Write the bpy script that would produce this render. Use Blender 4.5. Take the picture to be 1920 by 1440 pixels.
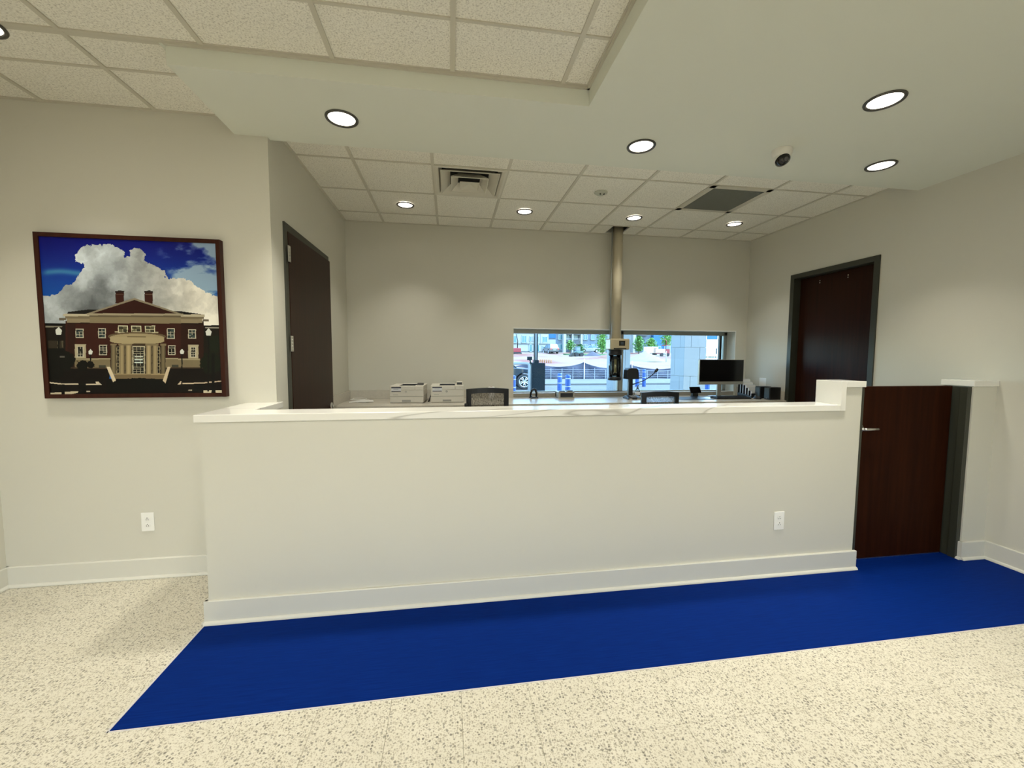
import bpy, bmesh, math, random
import numpy as np
from mathutils import Vector, Matrix, Euler
random.seed(7)
PI = math.pi
for o in list(bpy.data.objects):
    bpy.data.objects.remove(o)
S = bpy.context.scene
COL = S.collection

# ------------------------------------------------------------------ camera
F, YAW, PITCH, ROLL, H = 767.405, 0.1511, 0.0688, 0.0043, 1.4854
cam_d = bpy.data.cameras.new('camera')
cam = bpy.data.objects.new('camera', cam_d)
COL.objects.link(cam)
cam_d.sensor_width = 36
cam_d.lens = 36 * F / 1920
cam_d.clip_start = .05
cam_d.clip_end = 500
_cy, _sy, _cp, _sp = math.cos(YAW), math.sin(YAW), math.cos(PITCH), math.sin(PITCH)
R0 = Vector((_cy, -_sy, 0)); FW = Vector((_sy * _cp, _cy * _cp, -_sp)); U0 = Vector((_sy * _sp, _cy * _sp, _cp))
_cr, _sr = math.cos(ROLL), math.sin(ROLL)
RX = R0 * _cr + U0 * _sr
UX = U0 * _cr - R0 * _sr
M = Matrix((RX, UX, -FW)).transposed().to_4x4()
M.translation = Vector((0, 0, H))
cam.matrix_world = M
S.camera = cam

# ------------------------------------------------------------------ exposure, sky, sun
S.view_settings.view_transform = 'Standard'
S.view_settings.look = 'None'
S.view_settings.gamma = 1
S.view_settings.use_curve_mapping = False
S.view_settings.exposure = 0.0
W = bpy.data.worlds.new('sky'); S.world = W; W.use_nodes = True
_n = W.node_tree.nodes; _l = W.node_tree.links
_sky = _n.new('ShaderNodeTexSky'); _sky.sky_type = 'NISHITA'; _sky.sun_disc = False
_sky.sun_elevation = math.radians(66); _sky.sun_rotation = math.radians(115)
_sky.air_density = 1.0; _sky.dust_density = 1.5; _sky.ozone_density = 1.0
_n['Background'].inputs['Strength'].default_value = 2.0
_l.new(_sky.outputs[0], _n['Background'].inputs['Color'])
sun_d = bpy.data.lights.new('sun', 'SUN'); sun_d.energy = 1.2; sun_d.angle = math.radians(.6); sun_d.color = (1, .96, .9)
sun = bpy.data.objects.new('sun', sun_d); COL.objects.link(sun)
sun.location = (30, -20, 40)
sun.rotation_euler = Vector((-.35, .22, -1.0)).to_track_quat('-Z', 'Y').to_euler()
LAMP_W = 10.0
FILL_W = 23.0          # power of one added fill panel
LAMP_C = (1.0, .965, .85)
SPREAD = math.radians(88)

# ------------------------------------------------------------------ materials
def s2l(c):
    return tuple((x / 12.92 if x <= .04045 else ((x + .055) / 1.055) ** 2.4) for x in c)
def rgb(r, g, b):
    return s2l((r / 255, g / 255, b / 255))
MATS = {}
def mat(name, col, rough=.5, metal=0, spec=.5, bump=0, bscale=200, vary=0, vscale=5, emit=None, estr=0, coat=0):
    if name in MATS: return MATS[name]
    m = bpy.data.materials.new(name); m.use_nodes = True
    nt = m.node_tree; b = nt.nodes['Principled BSDF']
    b.inputs['Base Color'].default_value = (*col, 1)
    b.inputs['Roughness'].default_value = rough
    b.inputs['Metallic'].default_value = metal
    b.inputs['Specular IOR Level'].default_value = spec
    b.inputs['Coat Weight'].default_value = coat
    if emit:
        b.inputs['Emission Color'].default_value = (*emit, 1); b.inputs['Emission Strength'].default_value = estr
    if bump or vary:
        g = nt.nodes.new('ShaderNodeNewGeometry')
        if bump:
            t = nt.nodes.new('ShaderNodeTexNoise'); t.inputs['Scale'].default_value = bscale; t.inputs['Detail'].default_value = 3
            nt.links.new(g.outputs['Position'], t.inputs['Vector'])
            bp = nt.nodes.new('ShaderNodeBump'); bp.inputs['Strength'].default_value = bump; bp.inputs['Distance'].default_value = .002
            nt.links.new(t.outputs['Fac'], bp.inputs['Height']); nt.links.new(bp.outputs['Normal'], b.inputs['Normal'])
        if vary:
            t2 = nt.nodes.new('ShaderNodeTexNoise'); t2.inputs['Scale'].default_value = vscale; t2.inputs['Detail'].default_value = 5
            nt.links.new(g.outputs['Position'], t2.inputs['Vector'])
            r = nt.nodes.new('ShaderNodeValToRGB')
            r.color_ramp.elements[0].position = .3; r.color_ramp.elements[1].position = .7
            r.color_ramp.elements[0].color = (*[max(0, c * (1 - vary)) for c in col], 1)
            r.color_ramp.elements[1].color = (*[min(1, c * (1 + vary)) for c in col], 1)
            nt.links.new(t2.outputs['Fac'], r.inputs['Fac']); nt.links.new(r.outputs['Color'], b.inputs['Base Color'])
    MATS[name] = m
    return m

def node_mat(name):
    m = bpy.data.materials.new(name); m.use_nodes = True; MATS[name] = m
    return m, m.node_tree, m.node_tree.nodes['Principled BSDF']
def ramp(nt, stops, interp='LINEAR'):
    r = nt.nodes.new('ShaderNodeValToRGB'); r.color_ramp.interpolation = interp
    e = r.color_ramp.elements
    while len(e) > 1: e.remove(e[-1])
    for i, (p, c) in enumerate(stops):
        k = e[0] if i == 0 else e.new(p)
        k.position = p; k.color = (*c, 1) if len(c) == 3 else c
    return r
def mixc(nt, fac, a, b, mode='MIX'):
    x = nt.nodes.new('ShaderNodeMix'); x.data_type = 'RGBA'; x.blend_type = mode
    for sock, val in ((x.inputs[0], fac), (x.inputs[6], a), (x.inputs[7], b)):
        if hasattr(val, 'is_linked'): nt.links.new(val, sock)
        elif isinstance(val, (int, float)): sock.default_value = val
        else: sock.default_value = (*val, 1)
    return x.outputs[2]

WALL = mat('wall_paint', (.625, .605, .525), .62, spec=.3, bump=.05, bscale=260)
TRIM = mat('trim_paint', (.66, .645, .575), .42, spec=.4)
SOFFIT = mat('soffit_paint', (.70, .715, .63), .7, spec=.2, bump=.04, bscale=260)
GRID = mat('grid_metal', (.56, .53, .44), .45)
FRAME = mat('door_frame_paint', (.035, .036, .025), .42)
STEEL = mat('brushed_steel', (.62, .60, .56), .3, 1)
DARKMETAL = mat('dark_metal', (.03, .03, .03), .4, .6)
BLACK = mat('black_plastic', (.008, .008, .009), .45)
BLACK2 = mat('charcoal_plastic', (.02, .021, .023), .4)
WHITEP = mat('white_plastic', (.78, .76, .70), .4)
OUTLETW = mat('outlet_white', (.85, .84, .80), .35)
PRINTERW = mat('printer_white', (.70, .66, .58), .45)
GREYP = mat('grey_plastic', (.32, .31, .28), .5)
SILVER = mat('silver_plastic', (.42, .40, .34), .35, .4)
BEIGEM = mat('beige_metal', (.45, .38, .25), .4, vary=.05, vscale=9)
PIPE = mat('pipe_beige', (.52, .46, .33), .32, spec=.5)
ALU = mat('window_aluminium', (.30, .31, .28), .4, .3)
SCREEN = mat('screen_black', (.004, .004, .004), .12)
LAPTOPW = mat('worktop_laminate', (.58, .54, .46), .22, vary=.05, vscale=60)
VOID = mat('ceiling_void', (.006, .006, .006), .9)
PAPER = mat('paper', (.8, .79, .76), .8)
LEDLENS = mat('lamp_lens', (1, 1, 1), .5, emit=(1, .93, .80), estr=6)
REFLECTOR = mat('lamp_reflector', (.85, .83, .78), .25, .2)
CHROME = mat('chrome', (.7, .7, .7), .12, 1)

# ceiling tile: mineral fibre
m, nt, b = node_mat('ceiling_tile_fibre')
g = nt.nodes.new('ShaderNodeNewGeometry')
t = nt.nodes.new('ShaderNodeTexNoise'); t.inputs['Scale'].default_value = 130; t.inputs['Detail'].default_value = 2; t.inputs['Roughness'].default_value = .6
nt.links.new(g.outputs['Position'], t.inputs['Vector'])
r = ramp(nt, [(.30, (.52, .49, .42)), (.44, (.76, .735, .65)), (.62, (.86, .835, .745))])
nt.links.new(t.outputs['Fac'], r.inputs['Fac']); nt.links.new(r.outputs['Color'], b.inputs['Base Color'])
bp = nt.nodes.new('ShaderNodeBump'); bp.inputs['Strength'].default_value = .35; bp.inputs['Distance'].default_value = .002
nt.links.new(t.outputs['Fac'], bp.inputs['Height']); nt.links.new(bp.outputs['Normal'], b.inputs['Normal'])
b.inputs['Roughness'].default_value = .9
TILE = m

# terrazzo
m, nt, b = node_mat('terrazzo')
g = nt.nodes.new('ShaderNodeNewGeometry')
base = nt.nodes.new('ShaderNodeTexNoise'); base.inputs['Scale'].default_value = 3; base.inputs['Detail'].default_value = 4
nt.links.new(g.outputs['Position'], base.inputs['Vector'])
rb = ramp(nt, [(.3, (.63, .59, .485)), (.7, (.69, .65, .545))])
nt.links.new(base.outputs['Fac'], rb.inputs['Fac'])
warp = nt.nodes.new('ShaderNodeTexNoise'); warp.inputs['Scale'].default_value = 160
nt.links.new(g.outputs['Position'], warp.inputs['Vector'])
wv = nt.nodes.new('ShaderNodeVectorMath'); wv.operation = 'SCALE'; wv.inputs['Scale'].default_value = .006
nt.links.new(warp.outputs['Color'], wv.inputs[0])
pv = nt.nodes.new('ShaderNodeVectorMath'); pv.operation = 'ADD'
nt.links.new(g.outputs['Position'], pv.inputs[0]); nt.links.new(wv.outputs[0], pv.inputs[1])
cur = rb.outputs['Color']
for sc, thr, rad, cols in ((165, .30, .44, ((.44, .40, .31), (.58, .53, .43))), (105, .45, .42, ((.30, .275, .215), (.50, .455, .36))), (74, .74, .35, ((.20, .185, .15), (.36, .335, .28)))):
    v = nt.nodes.new('ShaderNodeTexVoronoi'); v.inputs['Scale'].default_value = sc
    nt.links.new(pv.outputs[0], v.inputs['Vector'])
    d = nt.nodes.new('ShaderNodeMath'); d.operation = 'LESS_THAN'; d.inputs[1].default_value = rad
    nt.links.new(v.outputs['Distance'], d.inputs[0])
    sp = nt.nodes.new('ShaderNodeSeparateColor'); nt.links.new(v.outputs['Color'], sp.inputs[0])
    th = nt.nodes.new('ShaderNodeMath'); th.operation = 'GREATER_THAN'; th.inputs[1].default_value = thr
    nt.links.new(sp.outputs[0], th.inputs[0])
    mu = nt.nodes.new('ShaderNodeMath'); mu.operation = 'MULTIPLY'
    nt.links.new(d.outputs[0], mu.inputs[0]); nt.links.new(th.outputs[0], mu.inputs[1])
    cr = ramp(nt, [(0, cols[0]), (1, cols[1])]); nt.links.new(sp.outputs[1], cr.inputs['Fac'])
    cur = mixc(nt, mu.outputs[0], cur, cr.outputs['Color'])
nt.links.new(cur, b.inputs['Base Color'])
b.inputs['Roughness'].default_value = .42; b.inputs['Specular IOR Level'].default_value = .35
TERR = m
GROUT = mat('terrazzo_grout', (.50, .46, .36), .8)

# blue mat
m, nt, b = node_mat('blue_floor_mat')
g = nt.nodes.new('ShaderNodeNewGeometry')
mp = nt.nodes.new('ShaderNodeMapping'); mp.inputs['Scale'].default_value = (6, 120, 1)
nt.links.new(g.outputs['Position'], mp.inputs['Vector'])
t = nt.nodes.new('ShaderNodeTexNoise'); t.inputs['Scale'].default_value = 1.2; t.inputs['Detail'].default_value = 5
nt.links.new(mp.outputs[0], t.inputs['Vector'])
r = ramp(nt, [(.3, (.0004, .0135, .125)), (.7, (.0008, .0195, .165))])
nt.links.new(t.outputs['Fac'], r.inputs['Fac']); nt.links.new(r.outputs['Color'], b.inputs['Base Color'])
b.inputs['Roughness'].default_value = .5; b.inputs['Specular IOR Level'].default_value = .22
b.inputs['Specular IOR Level'].default_value = .04; b.inputs['Roughness'].default_value = .7
BLUEMAT = m

# marble (white quartz with grey veins)
m, nt, b = node_mat('white_marble')
g = nt.nodes.new('ShaderNodeNewGeometry')
mp = nt.nodes.new('ShaderNodeMapping'); mp.inputs['Rotation'].default_value = (.2, .75, .45); mp.inputs['Scale'].default_value = (.35, 1.5, 1.9)
nt.links.new(g.outputs['Position'], mp.inputs['Vector'])
t = nt.nodes.new('ShaderNodeTexNoise'); t.inputs['Scale'].default_value = 1.5; t.inputs['Detail'].default_value = 3; t.inputs['Distortion'].default_value = .5
nt.links.new(mp.outputs[0], t.inputs['Vector'])
r = ramp(nt, [(.0, (.80, .78, .72)), (.488, (.80, .78, .72)), (.5, (.50, .48, .43)), (.510, (.76, .74, .69)), (.56, (.80, .78, .72))])
nt.links.new(t.outputs['Fac'], r.inputs['Fac']); nt.links.new(r.outputs['Color'], b.inputs['Base Color'])
b.inputs['Roughness'].default_value = .12
MARBLE = m

# dark cherry veneer
def wood(name, c0, c1, rough, axis=2):
    m, nt, b = node_mat(name)
    g = nt.nodes.new('ShaderNodeNewGeometry')
    mp = nt.nodes.new('ShaderNodeMapping'); sc = [26, 26, 26]; sc[axis] = 1.2
    mp.inputs['Scale'].default_value = sc
    nt.links.new(g.outputs['Position'], mp.inputs['Vector'])
    t = nt.nodes.new('ShaderNodeTexNoise'); t.inputs['Scale'].default_value = 1.5; t.inputs['Detail'].default_value = 6
    nt.links.new(mp.outputs[0], t.inputs['Vector'])
    r = ramp(nt, [(.3, c0), (.7, c1)])
    nt.links.new(t.outputs['Fac'], r.inputs['Fac']); nt.links.new(r.outputs['Color'], b.inputs['Base Color'])
    b.inputs['Roughness'].default_value = rough; b.inputs['Specular IOR Level'].default_value = .14
    return m
CHERRY = wood('cherry_veneer', (.017, .0045, .0020), (.029, .0080, .0032), .36)
GATEWOOD = wood('gate_veneer', (.018, .0045, .0018), (.030, .0080, .0028), .5); GATEWOOD.node_tree.nodes['Principled BSDF'].inputs['Specular IOR Level'].default_value = .04
PICWOOD = wood('picture_frame_wood', (.030, .0085, .005), (.048, .014, .008), .35)

# glass for windows: clear pane with a faint fresnel reflection
m = bpy.data.materials.new('window_glass'); m.use_nodes = True; nt = m.node_tree
for n in list(nt.nodes):
    if n.type != 'OUTPUT_MATERIAL': nt.nodes.remove(n)
tr = nt.nodes.new('ShaderNodeBsdfTransparent'); tr.inputs[0].default_value = (.80, .94, .98, 1)
gl = nt.nodes.new('ShaderNodeBsdfGlossy'); gl.inputs['Roughness'].default_value = 0.0
fr = nt.nodes.new('ShaderNodeFresnel'); fr.inputs[0].default_value = 1.35
mx = nt.nodes.new('ShaderNodeMixShader')
nt.links.new(fr.outputs[0], mx.inputs[0]); nt.links.new(tr.outputs[0], mx.inputs[1]); nt.links.new(gl.outputs[0], mx.inputs[2])
nt.links.new(mx.outputs[0], nt.nodes['Material Output'].inputs[0])
GLASS = m
m = GLASS.copy(); m.name = 'tube_glass'
m.node_tree.nodes['Transparent BSDF'].inputs[0].default_value = (.86, .88, .86, 1)
TGLASS = m

# ------------------------------------------------------------------ mesh helpers
class MB:
    def __init__(s): s.v = []; s.f = []; s.m = []; s.s = []
    def add(s, vs, fs, mi=0, smooth=False):
        k = len(s.v); s.v += [tuple(v) for v in vs]
        for f in fs:
            s.f.append([i + k for i in f]); s.m.append(mi); s.s.append(smooth)
        return s
    def box(s, x0, x1, y0, y1, z0, z1, mi=0):
        if x0 > x1: x0, x1 = x1, x0
        if y0 > y1: y0, y1 = y1, y0
        if z0 > z1: z0, z1 = z1, z0
        return s.add([(x0, y0, z0), (x1, y0, z0), (x1, y1, z0), (x0, y1, z0), (x0, y0, z1), (x1, y0, z1), (x1, y1, z1), (x0, y1, z1)],
                     [(0, 3, 2, 1), (4, 5, 6, 7), (0, 1, 5, 4), (1, 2, 6, 5), (2, 3, 7, 6), (3, 0, 4, 7)], mi)
    def obox(s, c, size, mat3, mi=0):
        hx, hy, hz = [q / 2 for q in size]
        vs = [Vector(c) + mat3 @ Vector((x, y, z)) for z in (-hz, hz) for y in (-hy, hy) for x in (-hx, hx)]
        return s.add(vs, [(0, 2, 3, 1), (4, 5, 7, 6), (0, 1, 5, 4), (1, 3, 7, 5), (3, 2, 6, 7), (2, 0, 4, 6)], mi)
    def prism(s, pts, axis, a0, a1, mi=0, smooth=False):
        def p3(p, a):
            return {0: (a, p[0], p[1]), 1: (p[0], a, p[1]), 2: (p[0], p[1], a)}[axis]
        n = len(pts)
        vs = [p3(p, a0) for p in pts] + [p3(p, a1) for p in pts]
        fs = [list(range(n))[::-1], list(range(n, 2 * n))]
        s.add(vs, fs, mi)
        k = len(s.v) - 2 * n
        for i in range(n):
            j = (i + 1) % n
            s.f.append([k + i, k + j, k + n + j, k + n + i]); s.m.append(mi); s.s.append(smooth)
        return s
    def cyl(s, c0, c1, r0, r1=None, n=20, mi=0, smooth=True, cap=True):
        if r1 is None: r1 = r0
        a = Vector(c0); b = Vector(c1); d = (b - a).normalized()
        u = d.orthogonal().normalized(); w = d.cross(u)
        vs = []
        for c, r in ((a, r0), (b, r1)):
            for i in range(n):
                t = 2 * PI * i / n
                vs.append(c + (u * math.cos(t) + w * math.sin(t)) * r)
        s.add(vs, [(i, (i + 1) % n, n + (i + 1) % n, n + i) for i in range(n)], mi, smooth)
        if cap:
            k = len(s.v) - 2 * n
            s.f += [[k + i for i in range(n)][::-1], [k + n + i for i in range(n)]]; s.m += [mi, mi]; s.s += [False, False]
        return s
    def tube(s, pts, r, n=10, mi=0):
        pts = [Vector(p) for p in pts]; m_ = len(pts); vs = []
        prev = None
        for i, p in enumerate(pts):
            d = (pts[min(i + 1, m_ - 1)] - pts[max(i - 1, 0)]).normalized()
            if prev is None: u = d.orthogonal().normalized()
            else:
                u = prev - d * prev.dot(d); u.normalize()
            prev = u; w = d.cross(u)
            rr = r[i] if isinstance(r, (list, tuple)) else r
            vs += [p + (u * math.cos(2 * PI * j / n) + w * math.sin(2 * PI * j / n)) * rr for j in range(n)]
        fs = []
        for i in range(m_ - 1):
            for j in range(n):
                fs.append((i * n + j, i * n + (j + 1) % n, (i + 1) * n + (j + 1) % n, (i + 1) * n + j))
        s.add(vs, fs, mi, True)
        k = len(s.v) - m_ * n
        s.f += [[k + j for j in range(n)][::-1], [k + (m_ - 1) * n + j for j in range(n)]]; s.m += [mi, mi]; s.s += [False, False]
        return s
    def lathe(s, prof, c=(0, 0, 0), n=28, mi=0, axis=2, smooth=True, close=False):
        vs = []
        for r, z in prof:
            for i in range(n):
                t = 2 * PI * i / n; x, y = r * math.cos(t), r * math.sin(t)
                p = {2: (x, y, z), 1: (x, z, y), 0: (z, x, y)}[axis]
                vs.append((p[0] + c[0], p[1] + c[1], p[2] + c[2]))
        m_ = len(prof); fs = []
        for k in range(m_ if close else m_ - 1):
            k2 = (k + 1) % m_
            for i in range(n):
                j = (i + 1) % n
                fs.append((k * n + i, k * n + j, k2 * n + j, k2 * n + i))
        return s.add(vs, fs, mi, smooth)
    def ball(s, c, r, nu=16, nv=10, mi=0):
        if not isinstance(r, (tuple, list)): r = (r, r, r)
        vs = [(c[0], c[1], c[2] - r[2])]
        for k in range(1, nv):
            ph = -PI / 2 + PI * k / nv
            for i in range(nu):
                t = 2 * PI * i / nu
                vs.append((c[0] + r[0] * math.cos(ph) * math.cos(t), c[1] + r[1] * math.cos(ph) * math.sin(t), c[2] + r[2] * math.sin(ph)))
        vs.append((c[0], c[1], c[2] + r[2])); e = len(vs) - 1
        fs = [(0, 1 + (i + 1) % nu, 1 + i) for i in range(nu)]
        for k in range(nv - 2):
            for i in range(nu):
                a = 1 + k * nu
                fs.append((a + i, a + (i + 1) % nu, a + nu + (i + 1) % nu, a + nu + i))
        a = 1 + (nv - 2) * nu
        fs += [(a + i, a + (i + 1) % nu, e) for i in range(nu)]
        return s.add(vs, fs, mi, True)
    def build(s, name, mats, parent=None, loc=(0, 0, 0), rotz=0, bevel=0, seg=2, label=None, cat=None, group=None, kind=None):
        me = bpy.data.meshes.new(name)
        me.from_pydata([tuple(v) for v in s.v], [], s.f)
        mats = mats if isinstance(mats, (list, tuple)) else [mats]
        for q in mats: me.materials.append(q)
        me.polygons.foreach_set('material_index', s.m)
        me.polygons.foreach_set('use_smooth', s.s)
        bm = bmesh.new(); bm.from_mesh(me)
        bmesh.ops.recalc_face_normals(bm, faces=bm.faces)
        if bevel:
            es = [e for e in bm.edges if len(e.link_faces) == 2 and e.calc_face_angle() > math.radians(38)]
            bmesh.ops.bevel(bm, geom=es, offset=bevel, segments=seg, profile=.5, affect='EDGES', clamp_overlap=True)
        bm.to_mesh(me); bm.free(); me.update()
        o = bpy.data.objects.new(name, me); COL.objects.link(o)
        if parent is not None: o.parent = parent
        o.location = loc; o.rotation_euler = (0, 0, rotz)
        tag(o, label, cat, group, kind)
        return o

def tag(o, label=None, cat=None, group=None, kind=None):
    for k, v in (('label', label), ('category', cat), ('group', group), ('kind', kind)):
        if v: o[k] = v
    return o
def thing(name, label, cat, loc=(0, 0, 0), rotz=0, group=None, kind=None):
    o = bpy.data.objects.new(name, None); COL.objects.link(o); o.empty_display_size = .1
    o.location = loc; o.rotation_euler = (0, 0, rotz)
    return tag(o, label, cat, group, kind)
def dup(root, loc, rotz=None, label=None, group=None):
    def cp(o, par):
        c = o.copy(); COL.objects.link(c)
        if par is not None: c.parent = par
        for ch in KIDS.get(o.name, [x for x in bpy.data.objects if x.parent == o]): cp(ch, c)
        return c
    r = cp(root, None); r.location = loc
    if rotz is not None: r.rotation_euler = (0, 0, rotz)
    if label: r['label'] = label
    if group: r['group'] = group
    return r
KIDS = {}
def area_lamp(loc, power, size, color, name='lamp_light', parent=None, rot=(0, 0, 0)):
    d = bpy.data.lights.new(name, 'AREA'); d.shape = 'DISK'; d.size = size; d.energy = power; d.color = color
    o = bpy.data.objects.new(name, d); COL.objects.link(o); o.location = loc; o.rotation_euler = rot
    if parent is not None: o.parent = parent
    return o
def text_mesh(txt, size, m_, parent, loc, rot, name='lettering', shear=0, depth=.0006):
    c = bpy.data.curves.new(name, 'FONT'); c.body = txt; c.size = size; c.align_x = 'CENTER'; c.align_y = 'CENTER'; c.shear = shear; c.extrude = depth
    t = bpy.data.objects.new(name + '_tmp', c); COL.objects.link(t)
    me = bpy.data.meshes.new_from_object(t.evaluated_get(bpy.context.evaluated_depsgraph_get()))
    bpy.data.objects.remove(t)
    me.materials.clear(); me.materials.append(m_)
    o = bpy.data.objects.new(name, me); COL.objects.link(o); o.parent = parent; o.location = loc; o.rotation_euler = rot
    return o

# ================================================================== ROOM SHELL
XL, XR, YP, YB, XROOM, YREAR = -1.164, 3.936, 2.977, 4.98, -2.80, -4.6
YC, ZC, ZS, T = 2.404, 3.0, 2.90, .6096
YSF, YST, XSR, XSL = 2.3355, 3.02, .79, -1.361
X0T, YAT = -1.3448, 3.432
XG, YG = -1.195, 1.978

# ---- floor: slab + individual terrazzo tiles near the camera
fl = MB().box(XROOM - .12, XR + .12, YREAR, 5.2, -.12, -.006).build('floor', GROUT, kind='structure')
FX, FY, FS, GAP = .042, 1.735, .298, .0009
_tm = {}
def floor_tile(x0, x1, y0, y1):
    key = (round(x1 - x0, 3), round(y1 - y0, 3))
    if key not in _tm:
        o = MB().box(0, x1 - x0, 0, y1 - y0, -.0055, 0).build('floor_tile', TERR, fl, bevel=.0007, seg=1)
        _tm[key] = o.data
    else:
        o = bpy.data.objects.new('floor_tile', _tm[key]); COL.objects.link(o); o.parent = fl
    o.location = (x0, y0, 0)
MX0, MX1, MY0, MY1 = -1.338, XR, 1.735, YC
i0 = math.floor((XROOM - FX) / FS); i1 = math.ceil((XR - FX) / FS)
for j in range(-3, 5):
    y0, y1 = FY + j * FS, FY + (j + 1) * FS
    y1 = min(y1, YP)
    for i in range(i0, i1):
        x0, x1 = max(FX + i * FS, XROOM), min(FX + (i + 1) * FS, XR)
        if j >= 0: x1 = min(x1, MX0)
        if x1 - x0 < .02 or y1 - y0 < .02: continue
        floor_tile(x0 + GAP / 2, x1 - GAP / 2, y0 + GAP / 2, y1 - GAP / 2)
MB().box(XROOM, XR, YREAR, FY - 3 * FS - GAP, -.0055, 0).box(XL, XR, 2.6, YB, -.0055, 0).build('floor_field', TERR, fl)

# ---- blue inlaid mat
tm = thing('floor_mat', 'long blue floor mat inlaid in the terrazzo along the counter front', 'mat', (MX0, MY0, 0))
pts = [(0, 0), (MX1 - MX0, 0), (MX1 - MX0, MY1 - MY0), (3.73 - MX0, MY1 - MY0), (3.73 - MX0, 2.56 - MY0), (2.83 - MX0, 2.56 - MY0), (2.83 - MX0, MY1 - MY0), (0, MY1 - MY0)]
MB().prism(pts, 2, -.0055, .0008).build('mat_field', BLUEMAT, tm)
STRIP = mat('mat_edge_strip', (.62, .60, .62), .35, .2)
MB().box(-.004, MX1 - MX0, -.004, .0015, -.005, .0018).build('edge_strip', STRIP, tm)
MB().box(-.008, .001, -.004, MY1 - MY0, -.005, .0018).build('edge_strip', STRIP, tm)

# ---- walls
MB().box(XROOM - .12, XROOM, YREAR, YP + .12, 0, 3.15).build('wall_left', WALL, kind='structure')
MB().box(XROOM, XL, YP, YP + .12, 0, 3.15).build('wall_left_front', WALL, kind='structure')
DY0, DY1, DZ = 3.225, 4.205, 2.385     # left door opening
MB().box(XL - .12, XL, YP + .12, DY0, 0, 3.15).box(XL - .12, XL, DY1, YB + .22, 0, 3.15).box(XL - .12, XL, DY0, DY1, DZ, 3.15).build('wall_left_inner', WALL, kind='structure')
EY0, EY1, EZ = 3.335, 4.245, 2.385     # right door opening
MB().box(XR, XR + .12, YREAR, EY0, 0, 3.15).box(XR, XR + .12, EY1, YB + .22, 0, 3.15).box(XR, XR + .12, EY0, EY1, EZ, 3.15).build('wall_right', WALL, kind='structure')
WX0, WX1, WZ0, WZ1, PX0, PX1, WT = .776, 3.765, 1.018, 1.818, 2.212, 2.214, .22
wb = MB()
wb.box(XL, WX0, YB, YB + WT, 0, 3.15).box(WX1, XR, YB, YB + WT, 0, 3.15).box(WX0, WX1, YB, YB + WT, WZ1, 3.15).box(WX0, WX1, YB, YB + WT, 0, WZ0)
wb.build('wall_back', WALL, kind='structure')
# rear wall behind the viewer: storefront openings under an added overhang
rw = MB()
rw.box(XROOM, XR, YREAR - .15, YREAR, 2.4, 3.15).box(XROOM, XR, YREAR - .15, YREAR, 0, .12).box(XROOM, -1.2, YREAR - .15, YREAR, .12, 2.4).box(1.4, XR, YREAR - .15, YREAR, .12, 2.4)
for xa in (-1.2, .0, 1.3): rw.box(xa, xa + .1, YREAR - .15, YREAR, .12, 2.4)
rw.build('wall_rear', WALL, kind='structure')
MB().box(-6, 8, YREAR - 3.2, YREAR - .15, 2.9, 3.1).build('ceiling_sun_block', SOFFIT, kind='structure')  # unseen overhang put here to keep sun out of the rear openings
# roof deck
MB().box(-6, 8, YREAR - .15, YB + WT, 3.15, 3.3).build('ceiling_roof_deck', VOID, kind='structure')

# ---- ceilings of mineral tiles in a metal grid
_ct = {}
def ceil_tile(par, x0, x1, y0, y1, z):
    key = (round(x1 - x0, 3), round(y1 - y0, 3))
    if key not in _ct:
        o = MB().box(0, x1 - x0, 0, y1 - y0, 0, .015).build('ceiling_tile', TILE, par)
        _ct[key] = o.data
    else:
        o = bpy.data.objects.new('ceiling_tile', _ct[key]); COL.objects.link(o); o.parent = par
    o.location = (x0, y0, z)
GW = .024
def grid_ceiling(par, xs, ys, z, skip=(), holes=None):
    """xs, ys: line positions incl. the borders; tiles between them"""
    for i in range(len(xs) - 1):
        for j in range(len(ys) - 1):
            if (i, j) in skip: continue
            a0, a1, b0, b1 = xs[i] + .001, xs[i + 1] - .001, ys[j] + .001, ys[j + 1] - .001
            if holes and (i, j) in holes:
                hx0, hx1, hy0, hy1 = holes[(i, j)]
                MB().box(a0, hx0, b0, b1, 0, .015).box(hx1, a1, b0, b1, 0, .015).box(hx0, hx1, b0, hy0, 0, .015).box(hx0, hx1, hy1, b1, 0, .015).build('ceiling_tile', TILE, par, loc=(0, 0, z + .006))
            else: ceil_tile(par, a0, a1, b0, b1, z + .006)
    for k, x in enumerate(xs):
        w = GW / 2 if 0 < k < len(xs) - 1 else .02
        xa = x - w if k > 0 else x; xb = x + w if k < len(xs) - 1 else x
        MB().box(xa, xb, ys[0], ys[-1], z - .001, z + .008).build('grid_bar', GRID, par)
    for k, y in enumerate(ys):
        w = GW / 2 - .004 if 0 < k < len(ys) - 1 else .02
        ya = y - w if k > 0 else y; yb = y + w if k < len(ys) - 1 else y
        MB().box(xs[0], xs[-1], ya, yb, z, z + .008).build('grid_bar', GRID, par)
ceil_t = MB().box(XL, XR, YST, YB, ZC + .10, ZC + .12).build('ceiling', VOID, kind='structure')
xs = [XL] + [X0T + k * T for k in range(1, 9)] + [XR]
ys = [YST - .01, YAT, YAT + T, YAT + 2 * T, YB]
HOLE = (1.905, 2.115, 4.675, 4.955)
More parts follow.
